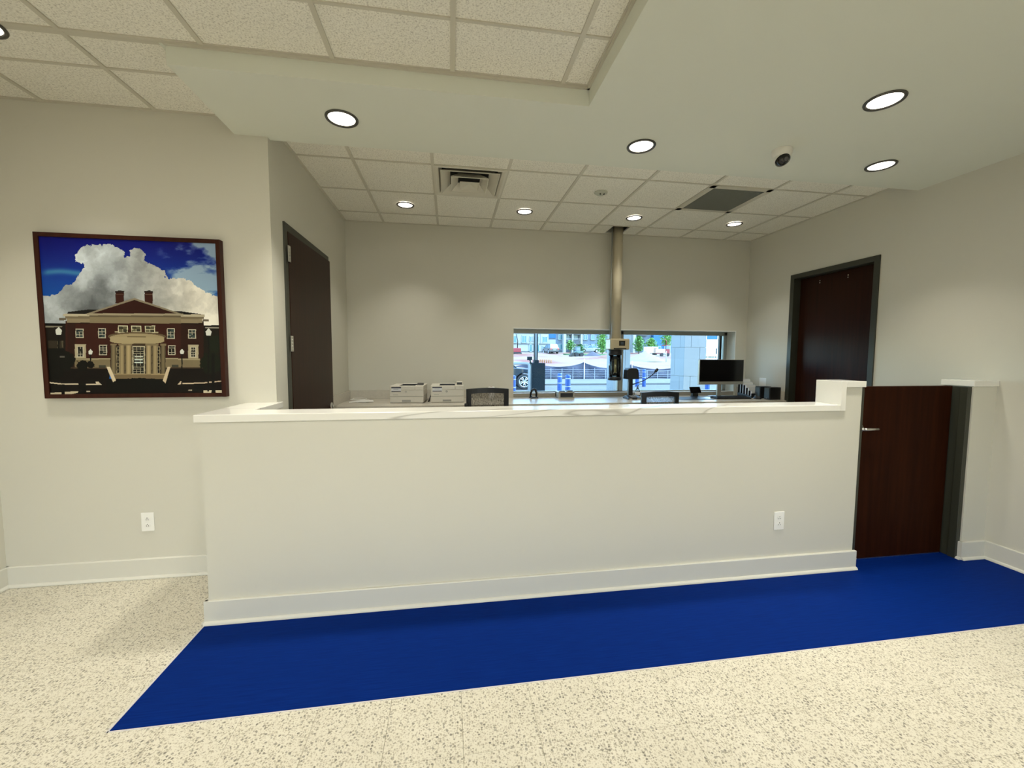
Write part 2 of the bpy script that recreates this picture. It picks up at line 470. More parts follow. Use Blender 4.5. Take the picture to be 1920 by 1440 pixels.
# columns: index k -> [xs[k], xs[k+1]]; the diffuser sits in the cell starting at X0T+2T, the grille in X0T+6T
ci_diff = 2; ci_gril = 6
grid_ceiling(ceil_t, xs, ys, ZC, skip={(ci_diff, 1), (ci_gril, 1)}, holes={(5, 3): HOLE})
ceil_m = MB().box(XROOM, XR, YREAR, YP, ZC + .04, ZC + .06).build('ceiling', TILE, kind='structure')
xs_m = [XROOM] + [XG + k * T for k in range(-2, 4)] + [XSR]
ys_front = [YG - 3 * T, YG - 2 * T, YG - T, YG, YSF]
grid_ceiling(ceil_m, xs_m, ys_front, ZC)
grid_ceiling(ceil_m, [XROOM, XG - 2 * T, XG - T, XSL + .02], [YSF + .0005, YG + T, YP], ZC)
MB().box(XROOM, XSR, YREAR, YG - 3 * T - .02, ZC, ZC + .02).build('ceiling_field', TILE, ceil_m)
# soffit, L shaped, with a thin metal edge trim
sf = MB()
sf.box(XSL, XR, YSF, YST, ZS, ZC + .03)
sf.box(XSR, XR, YREAR, YSF, ZS, ZC + .03)
sf.build('ceiling_soffit', SOFFIT, kind='structure')
tr1 = MB().box(XSL - .006, XSR, YSF - .014, YSF, ZC - .012, ZC + .002).box(XSR - .014, XSR, YREAR, YSF, ZC - .012, ZC + .002)
tr1.build('trim_1', GRID, kind='structure')
MB().box(XSL - .03, XSL, YSF, YP, ZC - .004, ZC + .004).build('trim_2', SOFFIT, kind='structure')

# ---- baseboards with quarter-round shoe
def baseboard(name, p0, p1, out, par=None, h=.132, th=.018, kind='structure', part=None):
    """p0,p1 on the wall line; out = unit normal into the room"""
    p0 = Vector((*p0, 0)); p1 = Vector((*p1, 0)); d = (p1 - p0); L = d.length; d.normalize()
    n = Vector((*out, 0))
    def strip(prof):
        vs = []; m_ = len(prof)
        for e in (p0, p1):
            for (a, z) in prof: vs.append(e + n * a + Vector((0, 0, z)))
        mb = MB(); mb.add(vs, [list(range(m_))[::-1], list(range(m_, 2 * m_))] + [(i, (i + 1) % m_, m_ + (i + 1) % m_, m_ + i) for i in range(m_)])
        return mb
    b_ = strip([(0.0005, .001), (th, .001), (th, h - .004), (th - .004, h), (0.0005, h)]).build(name, TRIM, par, kind=None if par else kind)
    sh = .017
    q = [(th, .0015), (th + sh, .0015)] + [(th + sh * math.cos(t), .0015 + sh * math.sin(t)) for t in (.3, .6, .9, 1.2)] + [(th, .0015 + sh)]
    strip(q).build('shoe_moulding', TRIM, b_)
    return b_
baseboard('baseboard_left', (XROOM, YREAR), (XROOM, YP), (1, 0))
baseboard('baseboard_left_front', (XROOM, YP), (-1.326, YP), (0, -1))
baseboard('baseboard_right', (XR, YREAR), (XR, YC), (-1, 0))
baseboard('baseboard_back', (XL, YB), (XR, YB), (0, -1))

# ================================================================== DOORS
def hinge(par, loc, rotz=0):
    h = MB()
    for k in range(5): h.cyl((0, 0, -.057 + k * .023), (0, 0, -.057 + k * .023 + .0215), .008, n=10)
    h.box(-.024, -.004, -.003, .0, -.057, .057).box(.004, .024, -.003, 0, -.057, .057)
    return h.build('hinge', STEEL, par, loc=loc, rotz=rotz)
def lever(par, loc, rotz, flip=1):
    l = MB()
    l.lathe([(0, 0), (.030, 0), (.032, -.004), (.030, -.010), (.012, -.012), (.011, -.040), (0, -.040)], axis=1, n=20)
    l.tube([(0, -.042, 0), (.012 * flip, -.046, 0), (.055 * flip, -.047, 0), (.11 * flip, -.045, 0)], [.011, .0105, .009, .0085], 10)
    return l.build('door_lever', STEEL, par, loc=loc, rotz=rotz)
# door_1: left inner wall, opens into the teller area, hinged near the viewer
d1 = thing('door_1', None, None, (XL, 0, 0), kind='structure')
fw = .046
MB().box(-.125, .012, DY0 - fw, DY0 + .006, 0, DZ + fw).box(-.125, .012, DY1 - .006, DY1 + fw, 0, DZ + fw).box(-.125, .012, DY0, DY1, DZ - .006, DZ + fw).build('door_frame', FRAME, d1, bevel=.002)
sl = MB().box(-.044, 0, 0, .955, .008, DZ - .010).build('door_slab', CHERRY, d1, loc=(.014, DY0 + .012, 0), rotz=-.026, bevel=.002)
for z in (2.215, 1.567, .25): hinge(d1, (.020, DY0 + .004, z), PI / 2)
lever(sl, (.0, .885, 1.0), PI / 2, -1)
# door_2: right wall, set back in its frame
d2 = thing('door_2', None, None, (XR, 0, 0), kind='structure')
MB().box(-.012, .12, EY0 - fw, EY0 + .006, 0, EZ + fw).box(-.012, .12, EY1 - .006, EY1 + fw, 0, EZ + fw).box(-.012, .12, EY0, EY1, EZ - .006, EZ + fw).build('door_frame', FRAME, d2, bevel=.002)
sl2 = MB().box(.072, .116, EY0 + .012, EY1 - .012, .008, EZ - .010).build('door_slab', CHERRY, d2, bevel=.002)
MB().box(.118, .14, EY0 - .1, EY1 + .1, 0, EZ + .1).build('door_backing', VOID, d2)
for y in (3.66, 3.98):
    h = MB()
    for dz in (0, -.022): h.cyl((.066, y, 2.318 + dz), (.073, y, 2.318 + dz), .0055, n=10)
    h.build('screw_pair', CHROME, d2)
# door_3: half-height gate at the right end of the counter
GZ = 1.277
d3 = thing('door_3', None, None, (2.80, 2.5, 0), kind='structure')
gs = MB().box(.035, .885, .0, .045, .008, GZ).build('door_slab', GATEWOOD, d3, bevel=.003)
fj = MB().box(-.004, .020, -.092, .075, 0, GZ - .003).box(.020, .034, -.012, .075, 0, GZ - .003)
fj.build('door_jamb', FRAME, d3, bevel=.002)
fj2 = MB().box(.900, .9275, -.088, .080, 0, GZ - .003).box(.888, .900, .046, .080, 0, GZ - .003).box(.891, .900, -.088, -.042, 0, GZ - .003)
fj2.build('door_jamb', FRAME, d3, bevel=.002)
lever(gs, (.098, .0, .976), 0, 1)
MB().box(.036, .884, .004, .04, .0008, .009).build('gap_light_strip', STEEL, d3)  # bright strip stands in for the light showing under the gate

# ================================================================== COUNTER
rc = thing('reception_counter', 'long painted half wall of the reception counter behind the blue mat', 'counter', (0, YC, 0))
CX0, CX1, CXP = -1.326, 2.795, 2.660
ZCT, TH = 1.163, .042
body = MB().box(CX0, CX1, 0, .166, 0, ZCT - TH).box(CXP, CX1, 0, .166, ZCT - TH, 1.281)
body.box(CX0, XL + .01, .166, YP - YC, 0, ZCT - TH)
body.build('half_wall', WALL, rc)
b1 = baseboard('baseboard', (CX0 - .0175, 0), (CX1 + .0175, 0), (0, -1), par=rc)
b2 = baseboard('baseboard', (CX0, -.0175), (CX0, YP - YC), (-1, 0), par=rc)
ct = thing('countertop', 'white veined stone countertop running over the half wall', 'countertop', (0, YC, ZCT - TH))
CTX0, CTY0, CTY1 = -1.353, -.013, .186
MB().prism([(CTX0, CTY0), (2.6195, CTY0), (2.6195, CTY1), (-1.138, CTY1), (-1.138, YP - YC + .04), (XL + .0005, YP - YC + .04), (XL + .0005, YP - YC - .0005), (CTX0, YP - YC - .0005)], 2, .0005, TH).build('stone_top', MARBLE, ct, bevel=.003)
MB().box(2.62, 2.659, CTY0, CTY1, .0005, 1.3225 - ZCT + TH).build('stone_riser', MARBLE, ct, bevel=.002)
MB().box(2.6595, 2.812, CTY0, CTY1, 1.2815 - ZCT + TH, 1.3225 - ZCT + TH).build('stone_cap', MARBLE, ct, bevel=.002)
# stub wall right of the gate with its own cap
st = MB().box(3.728, XR, YC, 2.585, 0, 1.277).build('wall_right_stub', WALL, kind='structure')
baseboard('baseboard', (3.711, YC), (XR - .018, YC), (0, -1), par=st)
baseboard('baseboard', (3.728, YC - .0175), (3.728, YC + .022), (-1, 0), par=st)
MB().box(0, XR - 3.7135 - .001, 0, .205, 0, .042).build('stone_cap', MARBLE, loc=(3.7135, YC - .013, 1.2785), bevel=.003,
    label='white stone cap on the short wall post right of the gate', cat='stone cap')

# ================================================================== WINDOWS
def window(name, x0, x1, y, z0, z1, rails):
    w = thing(name, None, None, (0, y, 0), kind='structure')
    f = MB()
    a = rails
    f.box(x0, x1, 0, .06, z1 - a[3], z1).box(x0, x1, 0, .06, z0, z0 + a[2]).box(x0, x0 + a[0], 0, .06, z0, z1).box(x1 - a[1], x1, 0, .06, z0, z1)
    f.build('window_frame', ALU, w, bevel=.002)
    MB().box(x0 + a[0] - .004, x1 - a[1] + .004, .027, .033, z0 + a[2] - .004, z1 - a[3] + .004).build('window_pane', GLASS, w)
    return w
window('window_1', WX0 + .001, PX0 - .001, YB + WT - .065, WZ0 + .001, WZ1 - .001, (.012, .016, .012, .046))
w2 = window('window_2', PX1 + .001, WX1 - .001, YB + WT - .065, WZ0 + .001, WZ1 - .001, (.052, .045, .012, .046))
MB().box(WX1 - .10, WX1 - .072, .012, .05, WZ0 + .014, WZ1 - .048).build('window_mullion', DARKMETAL, w2)
MB().box(WX0, WX1 + .010, YB - .004, YB - .0005, WZ1 + .001, WZ1 + .010).box(WX1 + .001, WX1 + .010, YB - .004, YB - .0005, WZ0, WZ1 + .001).build('highlight_trim', mat('edge_highlight_white', (.82, .82, .80), .4), kind='structure')  # white strip paints in the bright highlight along the window head and right edge
MB().box(WX0, WX1, YB - .012, YB - .0005, .976, WZ0 + .004).build('trim_3', mat('sill_strip', (.30, .27, .22), .4), kind='structure')

# ================================================================== CEILING FIXTURES
def downlight(loc, label, group, r=.095, power=LAMP_W, lit=True):
    t = thing('downlight', label, 'recessed light', loc, 0, group)
    MB().lathe([(r - .004, 0), (r, -.002), (r - .003, -.009), (r - .014, -.009), (r - .020, -.001), (r - .020, 0)], n=36).build('trim_ring', RINGM, t)
    MB().lathe([(0, -.0012), (r - .030, -.0012), (r - .0195, -.003)], n=36).build('lens', LEDLENS, t)
    lt = area_lamp((0, 0, -.008), power, (r - .022) * 2, LAMP_C, 'lamp_light', t)
    lt.data.spread = SPREAD
    return t
RINGM = mat('lamp_ring_metal', (.10, .095, .085), .35, .7)
for x, y, lab in ((-.63, 2.68, 'round recessed light in the plain soffit above the left of the counter'),
                  (1.285, 2.70, 'round recessed light in the plain soffit above the middle of the counter'),
                  (3.157, 2.682, 'round recessed light in the plain soffit near the right wall, beyond the dome camera'),
                  (2.38, 2.024, 'largest round recessed light in the plain soffit, nearest the viewer at upper right')):
    downlight((x, y, ZS), lab, 'recessed lights in the soffit', power=LAMP_W * (.55 if x > 3 else 1))
for x, y, lab in ((-.432, 4.351, 'round recessed light in the tile ceiling left of the square air diffuser'),
                  (.788, 4.345, 'round recessed light in the tile ceiling just right of the square air diffuser'),
                  (2.006, 4.344, 'round recessed light in the tile ceiling in front of the tall pipe'),
                  (3.223, 4.353, 'round recessed light in the tile ceiling beyond the grey return grille')):
    downlight((x, y, ZC - .0012), lab, 'recessed lights in the back office ceiling', r=.088, power=LAMP_W * .36)
downlight((-2.13, 2.33, ZC - .0012), 'round recessed light in the tile ceiling cut off at the left photo edge', 'recessed lights in the lobby ceiling', power=LAMP_W * .62)
for x, y, z, lab in ((2.38, .1, ZS, 'round recessed light in the right soffit level with the viewer'), (2.38, -1.9, ZS, 'round recessed light in the right soffit well behind the viewer'),
                     (-2.13, -.2, ZC, 'round recessed light in the lobby tiles behind the viewer by the left wall'),                      (-2.13, -2.6, ZC, 'round recessed light in the lobby tiles at the rear left')):
    downlight((x, y, z - .0012), lab, 'recessed lights behind the viewer', power=LAMP_W)

def fill_panel(x0, y0, lab):  # unseen fill panels, added to brighten the counter front
    t = thing('fill_panel', lab, 'fill light', (x0 + T / 2, y0 + T / 2, ZC - .0065), 0, 'added square fill panels')
    h2 = T / 2 - .012
    MB().box(-h2, h2, -h2, -h2 + .02, -.004, .006).box(-h2, h2, h2 - .02, h2, -.004, .006).box(-h2, -h2 + .02, -h2, h2, -.004, .006).box(h2 - .02, h2, -h2, h2, -.004, .006).build('panel_frame', OUTLETW, t)
    MB().box(-h2 + .02, h2 - .02, -h2 + .02, h2 - .02, 0, .004).build('panel_lens', LEDLENS, t)
    lt = area_lamp((0, 0, -.006), FILL_W, T - .09, (1, .97, .86), 'lamp_light', t); lt.data.shape = 'SQUARE'
for cx, cy, lab in ((0, -4, 'added square fill panel in the lobby tiles above the viewer at left'), (2, -4, 'added square fill panel in the lobby tiles above the viewer at right'),
                    (0, -7, 'added square fill panel in the lobby tiles behind the viewer at left'), (2, -7, 'added square fill panel in the lobby tiles behind the viewer at right')):
    fill_panel(XG + cx * T, YG + cy * T, lab)
# square supply diffuser with three nested cones
dx0 = X0T + 2 * T; cx_, cy_ = dx0 + T / 2, YAT + T / 2
df = thing('air_diffuser', 'square white air diffuser with nested louvers in the tile ceiling', 'air vent', (cx_, cy_, ZC))
def sq(mb, prof, mi=0):
    vs = []; n = len(prof)
    for (r, z) in prof: vs += [(-r, -r, z), (r, -r, z), (r, r, z), (-r, r, z)]
    fs = []
    for k in range(n - 1):
        for i in range(4):
            j = (i + 1) % 4
            fs.append((k * 4 + i, k * 4 + j, k * 4 + 4 + j, k * 4 + 4 + i))
    return mb.add(vs, fs, mi)
DIFF = mat('diffuser_white', (.62, .59, .50), .4)
sq(MB(), [(.304, .004), (.304, -.004), (.285, -.006), (.262, .004), (.235, .045), (.240, .046), (.268, .008), (.30, .006)]).build('outer_frame', DIFF, df)
MB().box(-.27, .27, -.27, .27, .062, .066).box(-.27, -.262, -.27, .27, .044, .064).box(.262, .27, -.27, .27, .044, .064).box(-.27, .27, -.27, -.262, .044, .064).box(-.27, .27, .262, .27, .044, .064).build('duct_box', VOID, df)
for ra, rb, zd in ((.246, .165, -.002), (.160, .095, -.010), (.084, .0, -.018)):
    pr = [(ra - .006, zd - .010), (ra, zd - .010), (ra, zd - .004), (max(rb, .0005), zd + (.050 if rb else .020)), (max(rb, .0005), zd + (.046 if rb else .016)), (ra - .008, zd - .006), (ra - .006, zd - .010)]
    sq(MB(), pr).build('louver_cone', DIFF, df)
# grey return grille
gx = X0T + 6 * T
rg = thing('return_grille', 'flat grey square return air grille in the tile ceiling', 'air vent', (gx + T / 2, YAT + T / 2, ZC))
h_ = T / 2
MB().box(-h_, h_, -h_, -h_ + .05, -.003, .01).box(-h_, h_, h_ - .05, h_, -.003, .01).box(-h_, -h_ + .05, -h_, h_, -.003, .01).box(h_ - .05, h_, -h_, h_, -.003, .01).build('grille_frame', GRID, rg)
gr = MB()
for k in range(41):
    p = -.255 + k * .01275
    gr.box(p - .0012, p + .0012, -.256, .256, -.002, .010).box(-.256, .256, p - .0012, p + .0012, -.002, .010)
gr.build('egg_crate_core', mat('grille_grey', (.24, .25, .22), .5), rg, kind='stuff')
MB().box(-.256, .256, -.256, .256, .011, .014).build('grille_back', mat('grille_dark', (.10, .105, .095), .8), rg)
# occupancy / smoke sensor
se = thing('ceiling_sensor', 'small round pale sensor on a tile between the two vents', 'sensor', (1.40, 3.751, ZC + .0055))
MB().lathe([(.060, 0), (.060, -.008), (.050, -.014), (.046, -.011), (.030, -.024), (0, -.028)], n=28).build('sensor_housing', mat('sensor_plastic', (.50, .51, .42), .45), se)
for dx in (-.014, .020): MB().ball((dx, -.022, -.022), .008, 10, 6).build('sensor_eye', BLACK, se)
# dome camera
dc = thing('dome_camera', 'white dome security camera with black eye under the soffit', 'security camera', (2.262, 2.60, ZS))
MB().lathe([(.062, 0), (.064, -.012), (.060, -.030), (.052, -.048), (.030, -.056), (0, -.058)], n=32).build('camera_base', WHITEP, dc)
q = MB().ball((0, 0, 0), .044, 20, 14)
o = q.build('camera_ball', SCREEN, dc, loc=(-.006, -.012, -.062))
MB().cyl((-.012, -.046, -.078), (-.016, -.060, -.086), .016, .013, 14).build('camera_lens', mat('lens_grey', (.06, .06, .065), .15), dc)
q = MB(); q.lathe([(.049 * math.sin(a), .049 * math.cos(a)) for a in (.9, 1.15, 1.4, 1.65, 1.9)], n=24)
o = q.build('camera_shroud', WHITEP, dc, loc=(-.004, -.008, -.062)); o.rotation_euler = (math.radians(-35), math.radians(10), 0)

# ================================================================== PICTURE
pw0, pw1, pz0, pz1 = -2.487, -1.456, 1.208, 2.222
PWd, PHt, PD = pw1 - pw0, pz1 - pz0, .042
pt = thing('framed_picture', 'large wood framed photograph of a brick building under clouds', 'picture', (pw0, YP - .001, pz0))
fw_ = .026
for (a, b_, c, d_) in ((0, fw_, 0, PHt), (PWd - fw_, PWd, 0, PHt), (fw_, PWd - fw_, 0, fw_), (fw_, PWd - fw_, PHt - fw_, PHt)):
    MB().box(a, b_, -PD, 0, c, d_).build('frame_rail', PICWOOD, pt, bevel=.002)
# the print: a fine grid of coloured cells computed here
def homog(src, dst):
    A = []
    for (x, y), (u, v) in zip(src, dst):
        A.append([x, y, 1, 0, 0, 0, -u * x, -u * y, -u]); A.append([0, 0, 0, x, y, 1, -v * x, -v * y, -v])
    return np.linalg.svd(np.array(A, float))[2][-1].reshape(3, 3)
NU, NV = 380, 370
Hm = homog([(0, 1), (1, 1), (1, 0), (0, 0)], [(122, 84), (1482, 134), (1541, 1311), (203, 1327)])
uu, vv = np.meshgrid((np.arange(NU) + .5) / NU, (np.arange(NV) + .5) / NV)
pz = np.stack([uu, vv, np.ones_like(uu)], -1) @ Hm.T
PX, PY = pz[..., 0] / pz[..., 2], pz[..., 1] / pz[..., 2]
rng = np.random.RandomState(3)
LAT = rng.rand(64, 64)
def vnoise(x, y):
    xi, yi = np.floor(x).astype(int), np.floor(y).astype(int); fx, fy = x - xi, y - yi
    fx = fx * fx * (3 - 2 * fx); fy = fy * fy * (3 - 2 * fy)
    g_ = lambda i, j: LAT[i % 64, j % 64]
    return (g_(xi, yi) * (1 - fx) + g_(xi + 1, yi) * fx) * (1 - fy) + (g_(xi, yi + 1) * (1 - fx) + g_(xi + 1, yi + 1) * fx) * fy
def fbm(x, y, o_=5):
    s_, a, t_ = 0, .5, 0
    for k in range(o_):
        s_ = s_ + a * vnoise(x * 2 ** k + 13 * k, y * 2 ** k + 7 * k); t_ += a; a *= .55
    return s_ / t_
img = np.zeros((NV, NU, 3))
def poly(pts, x=None, y=None):
    x = PX if x is None else x; y = PY if y is None else y
    m_ = np.zeros(x.shape, bool); n = len(pts)
    for i in range(n):
        (x0, y0), (x1, y1) = pts[i], pts[(i + 1) % n]
        if y0 == y1: continue
        c = ((y0 > y) != (y1 > y)) & (x < (x1 - x0) * (y - y0) / (y1 - y0) + x0); m_ ^= c
    return m_
def put(m_, c, a=1.0):
    c = np.array(c, float)
    img[m_] = img[m_] * (1 - a) + c * a
def rect(x0, y0, x1, y1, c, sk=0):
    put((PX >= x0) & (PX <= x1) & (PY >= y0) & (PY <= y1), c)
tt = np.clip((PY - 90) / 600, 0, 1)[..., None]
img[:] = np.array([6, 8, 108]) * (1 - tt) + np.array([22, 96, 176]) * tt
lf = np.clip((PY - 300) / 250, 0, 1)[..., None] * np.clip((520 - PX) / 300, 0, 1)[..., None]
img[:] = img * (1 - .5 * lf) + np.array([10, 70, 150]) * .5 * lf
n1 = fbm(PX / 120, PY / 120)
wisp = np.exp(-((PY - 365 - 8 * np.sin(PX / 60)) / 22) ** 2) * (PX < 440) * np.clip((PX - 130) / 60, 0, 1) * .75
img[:] = img * (1 - wisp[..., None]) + np.array([70, 140, 175]) * wisp[..., None]
n2 = fbm(PX / 150 + 5, PY / 70 + 3, 6)
wm = np.clip((n2 - .46 + (PX - 1230) / 1500 + (PY - 300) / 2600) * 4.2, 0, 1) * np.clip((PX - 1010 - (PY - 200) * .35) / 100, 0, 1) * np.clip((PY - 105) / 50 + (PX - 1200) / 200, 0, 1)
img[:] = img * (1 - wm[..., None] * .85) + np.array([165, 190, 205]) * wm[..., None] * .85
wx = PX + 46 * (fbm(PX / 42, PY / 42 + 9) - .5) + 26 * (fbm(PX / 16 + 4, PY / 16) - .5)
wy = PY + 46 * (fbm(PX / 42 + 31, PY / 42) - .5) + 26 * (fbm(PX / 16, PY / 16 + 8) - .5)
cl = [(100, 780), (150, 560), (180, 545), (215, 538), (262, 548), (330, 465), (375, 458), (400, 425), (470, 340), (470, 310), (412, 285), (398, 235), (450, 175), (540, 138), (605, 145), (680, 150), (760, 195), (790, 245), (825, 240), (818, 190), (880, 165), (942, 210), (930, 262), (960, 290), (1010, 300), (1080, 360), (1112, 408), (1180, 415), (1280, 412), (1330, 470), (1400, 512), (1520, 560), (1560, 800)]
cm = poly(cl, wx, wy)
shade = fbm(wx / 150 + 2, wy / 150 + 6, 6)
dep = np.clip((PY - 260) / 420, 0, 1)
br = np.clip(.86 + .5 * (shade - .55) - .34 * dep * np.clip(1.25 - np.abs(PX - 640) / 420, 0, 1) + .10 * np.clip((PX - 900) / 500, 0, 1), .45, 1)
warm = np.clip((PX - 700) / 600, 0, 1)[..., None]
ccol = np.array([226, 236, 242]) * (1 - warm) + np.array([238, 234, 222]) * warm
img[cm] = (br[..., None] ** 1.15 * ccol)[cm]
BR, BR2, ST_, DK = (52, 22, 14), (40, 19, 12), (142, 130, 104), (14, 10, 7)
# wings
rect(150, 765, 340, 1130, (22, 16, 11)); rect(1380, 775, 1560, 1130, (22, 18, 11)); rect(160, 765, 300, 782, (10, 9, 8)); rect(170, 784, 300, 796, (120, 115, 100)); rect(1400, 775, 1540, 788, (12, 10, 8)); rect(1405, 790, 1540, 799, (150, 145, 130))
# roof and chimneys
put(poly([(340, 684), (345, 674), (500, 655), (1210, 664), (1372, 688), (1372, 696), (340, 696)]), (20, 17, 15))
for x0, x1 in ((711, 776), (935, 998)):
    rect(x0, 512, x1, 606, (52, 22, 15)); rect(x0 - 3, 508, x1 + 2, 522, (28, 14, 11)); rect(x0, 532, x1, 537, (96, 76, 62)); rect(x0 + 18, 503, x1 - 18, 510, (30, 20, 16))
put(poly([(478, 690), (856, 562), (1236, 690)]), (128, 118, 98)); put(poly([(516, 690), (856, 578), (1200, 690)]), (44, 16, 10))
rect(325, 745, 1392, 1120, BR); rect(340, 745, 400, 1110, BR2); rect(1215, 745, 1392, 1110, BR2)
rect(306, 690, 1398, 708, (176, 166, 142)); rect(322, 708, 1392, 726, (112, 100, 78)); rect(336, 726, 1380, 758, (136, 124, 98)); rect(490, 684, 1234, 700, (150, 140, 116)); rect(508, 700, 1216, 712, (92, 82, 64)); rect(512, 715, 1216, 762, (124, 112, 86)); rect(275, 722, 330, 740, (100, 92, 76)); rect(1385, 728, 1430, 745, (100, 92, 76))
rect(340, 758, 510, 766, (30, 16, 10)); rect(1216, 760, 1390, 768, (30, 16, 10))
def win(x0, y0, x1, y1, nx, ny, sill=True, g_=(52, 66, 64), f_=(186, 180, 158), w=5):
    rect(x0, y0, x1, y1, f_)
    for i in range(nx):
        for j in range(ny):
            dx, dy = (x1 - x0 - 2 * w) / nx, (y1 - y0 - 2 * w) / ny
            k = .6 + .8 * ((i * 7 + j * 3) % 5) / 5
            rect(x0 + w + i * dx + 1, y0 + w + j * dy + 1, x0 + w + (i + 1) * dx - 1.5, y0 + w + (j + 1) * dy - 1.5, [q * k for q in g_])
for a in ((402, 806, 464, 880), (577, 800, 636, 880), (1108, 800, 1168, 882), (1272, 808, 1332, 882)): win(*a, 2, 3)
for a in ((584, 934, 645, 1014), (1117, 934, 1174, 1012)): win(*a, 2, 4, g_=(30, 30, 26))
for x0, x1 in ((396, 482), (1272, 1352)):
    rect(x0, 928, x1, 1040, (168, 158, 130)); win(x0 + 18, 944, x1 - 18, 1032, 2, 4, g_=(40, 40, 34))
for a in ((730, 780, 806, 838), (832, 780, 910, 834), (938, 780, 1016, 838)): win(*a, 2, 2, g_=(92, 88, 66), f_=(196, 190, 160))
rect(706, 826, 732, 836, (170, 160, 130)); rect(1014, 826, 1042, 836, (170, 160, 130))
# base course
rect(395, 1038, 670, 1112, (116, 104, 78)); rect(1098, 1036, 1366, 1112, (116, 104, 78)); rect(575, 1036, 672, 1046, (150, 140, 112)); rect(1098, 1034, 1194, 1044, (150, 140, 112)); rect(395, 1042, 580, 1052, (150, 140, 112)); rect(1194, 1040, 1362, 1050, (150, 140, 112))
rect(580, 1094, 634, 1118, (60, 60, 50)); rect(1145, 1090, 1198, 1114, (60, 60, 50))
# curved portico
def ell(cx, cy, rx, ry): return ((PX - cx) / rx) ** 2 + ((PY - cy) / ry) ** 2
rect(676, 935, 1092, 1168, (34, 20, 13))
put((ell(876, 866, 224, 36) < 1), (92, 78, 56)); put((ell(876, 876, 210, 34) < 1), (150, 136, 104))
put((PX > 668) & (PX < 1086) & (PY > 872) & (PY < 902 + 24 * np.sqrt(np.clip(1 - ((PX - 877) / 209) ** 2, 0, 1))), (158, 144, 110))
put((PX > 690) & (PX < 1070) & (PY > 926 - 4) & (PY < 936) & (ell(877, 900, 205, 36) < 1), (60, 46, 32))
rect(800, 866, 945, 872, (92, 78, 54))
for x0, x1, c in ((674, 716, .72), (738, 782, .92), (786, 836, 1.0), (944, 990, 1.0), (994, 1040, .9), (1060, 1098, .68)):
    m_ = (PX >= x0) & (PX <= x1) & (PY >= 925) & (PY <= 1168)
    sh_ = .62 + .5 * np.sin(np.clip((PX - x0) / (x1 - x0), 0, 1) * PI)
    img[m_] = (np.array([150, 134, 100]) * c * sh_[..., None])[m_]
    rect(x0 - 4, 922, x1 + 4, 936, (120, 106, 80))
win(840, 940, 938, 1168, 3, 12, g_=(34, 34, 30), f_=(172, 164, 138), w=8)
for y0 in (1020, 1044, 1068): rect(858, y0, 922, y0 + 9, (200, 212, 205))
for x0, x1 in ((718, 742), (1032, 1056)): win(x0, 945, x1, 1160, 1, 8, g_=(26, 24, 20), f_=(140, 128, 100), w=4)
rect(700, 1164, 1092, 1200, (112, 96, 70)); rect(690, 1160, 1100, 1168, (150, 132, 98))
# terrace, stairs cheeks, planting
rect(150, 1112, 664, 1330, (13, 8, 6)); rect(1098, 1112, 1560, 1330, (15, 9, 6)); rect(640, 1200, 1120, 1330, (8, 7, 5))
rect(360, 1112, 650, 1122, (60, 48, 36)); rect(1130, 1108, 1400, 1118, (66, 52, 38))
put(poly([(640, 1108), (668, 1106), (714, 1212), (694, 1236)]), (206, 190, 160)); put(poly([(1112, 1106), (1136, 1106), (1098, 1236), (1076, 1216)]), (196, 178, 148))
bn = fbm(PX / 18, PY / 18 + 3)
put((ell(885, 1262, 215, 66) < .8 + .5 * bn) & (PY > 1190), (9, 9, 6))
for cx, cy, r_, c in ((330, 1060, 70, (12, 12, 7)), (250, 1010, 80, (10, 10, 6)), (455, 1100, 44, (10, 10, 7)), (520, 1090, 30, (10, 9, 6)), (1450, 1070, 82, (16, 22, 10)), (1480, 920, 66, (20, 26, 14)), (230, 1130, 80, (8, 8, 5))):
    put(((PX - cx) ** 2 + (PY - cy) ** 2) < (r_ * (.65 + .7 * bn)) ** 2, c)
rect(192, 900, 312, 960, (44, 38, 28)); rect(262, 905, 270, 960, (90, 84, 66)); rect(296, 900, 304, 955, (90, 84, 66)); rect(268, 1022, 318, 1036, (86, 84, 76))
put(poly([(200, 1228), (300, 1240), (560, 1240), (555, 1226), (580, 1226), (604, 1250), (300, 1250), (200, 1238)]), (200, 186, 162))
put(poly([(1192, 1244), (1215, 1218), (1226, 1222), (1216, 1234), (1400, 1226), (1535, 1212), (1535, 1220), (1400, 1236)]), (196, 176, 150))
put(poly([(205, 1314), (290, 1308), (422, 1300), (420, 1312), (360, 1326), (205, 1326)]), (196, 184, 156)); rect(1392, 1290, 1455, 1312, (206, 196, 168)); rect(1486, 1290, 1540, 1310, (206, 196, 168)); rect(1275, 1286, 1305, 1296, (170, 160, 140)); rect(486, 1298, 514, 1308, (180, 170, 150)); rect(290, 1245, 318, 1330, (6, 5, 4)); rect(424, 1240, 482, 1318, (6, 5, 4)); rect(1455, 1000, 1478, 1312, (8, 7, 5)); rect(1310, 1240, 1390, 1312, (8, 7, 5))
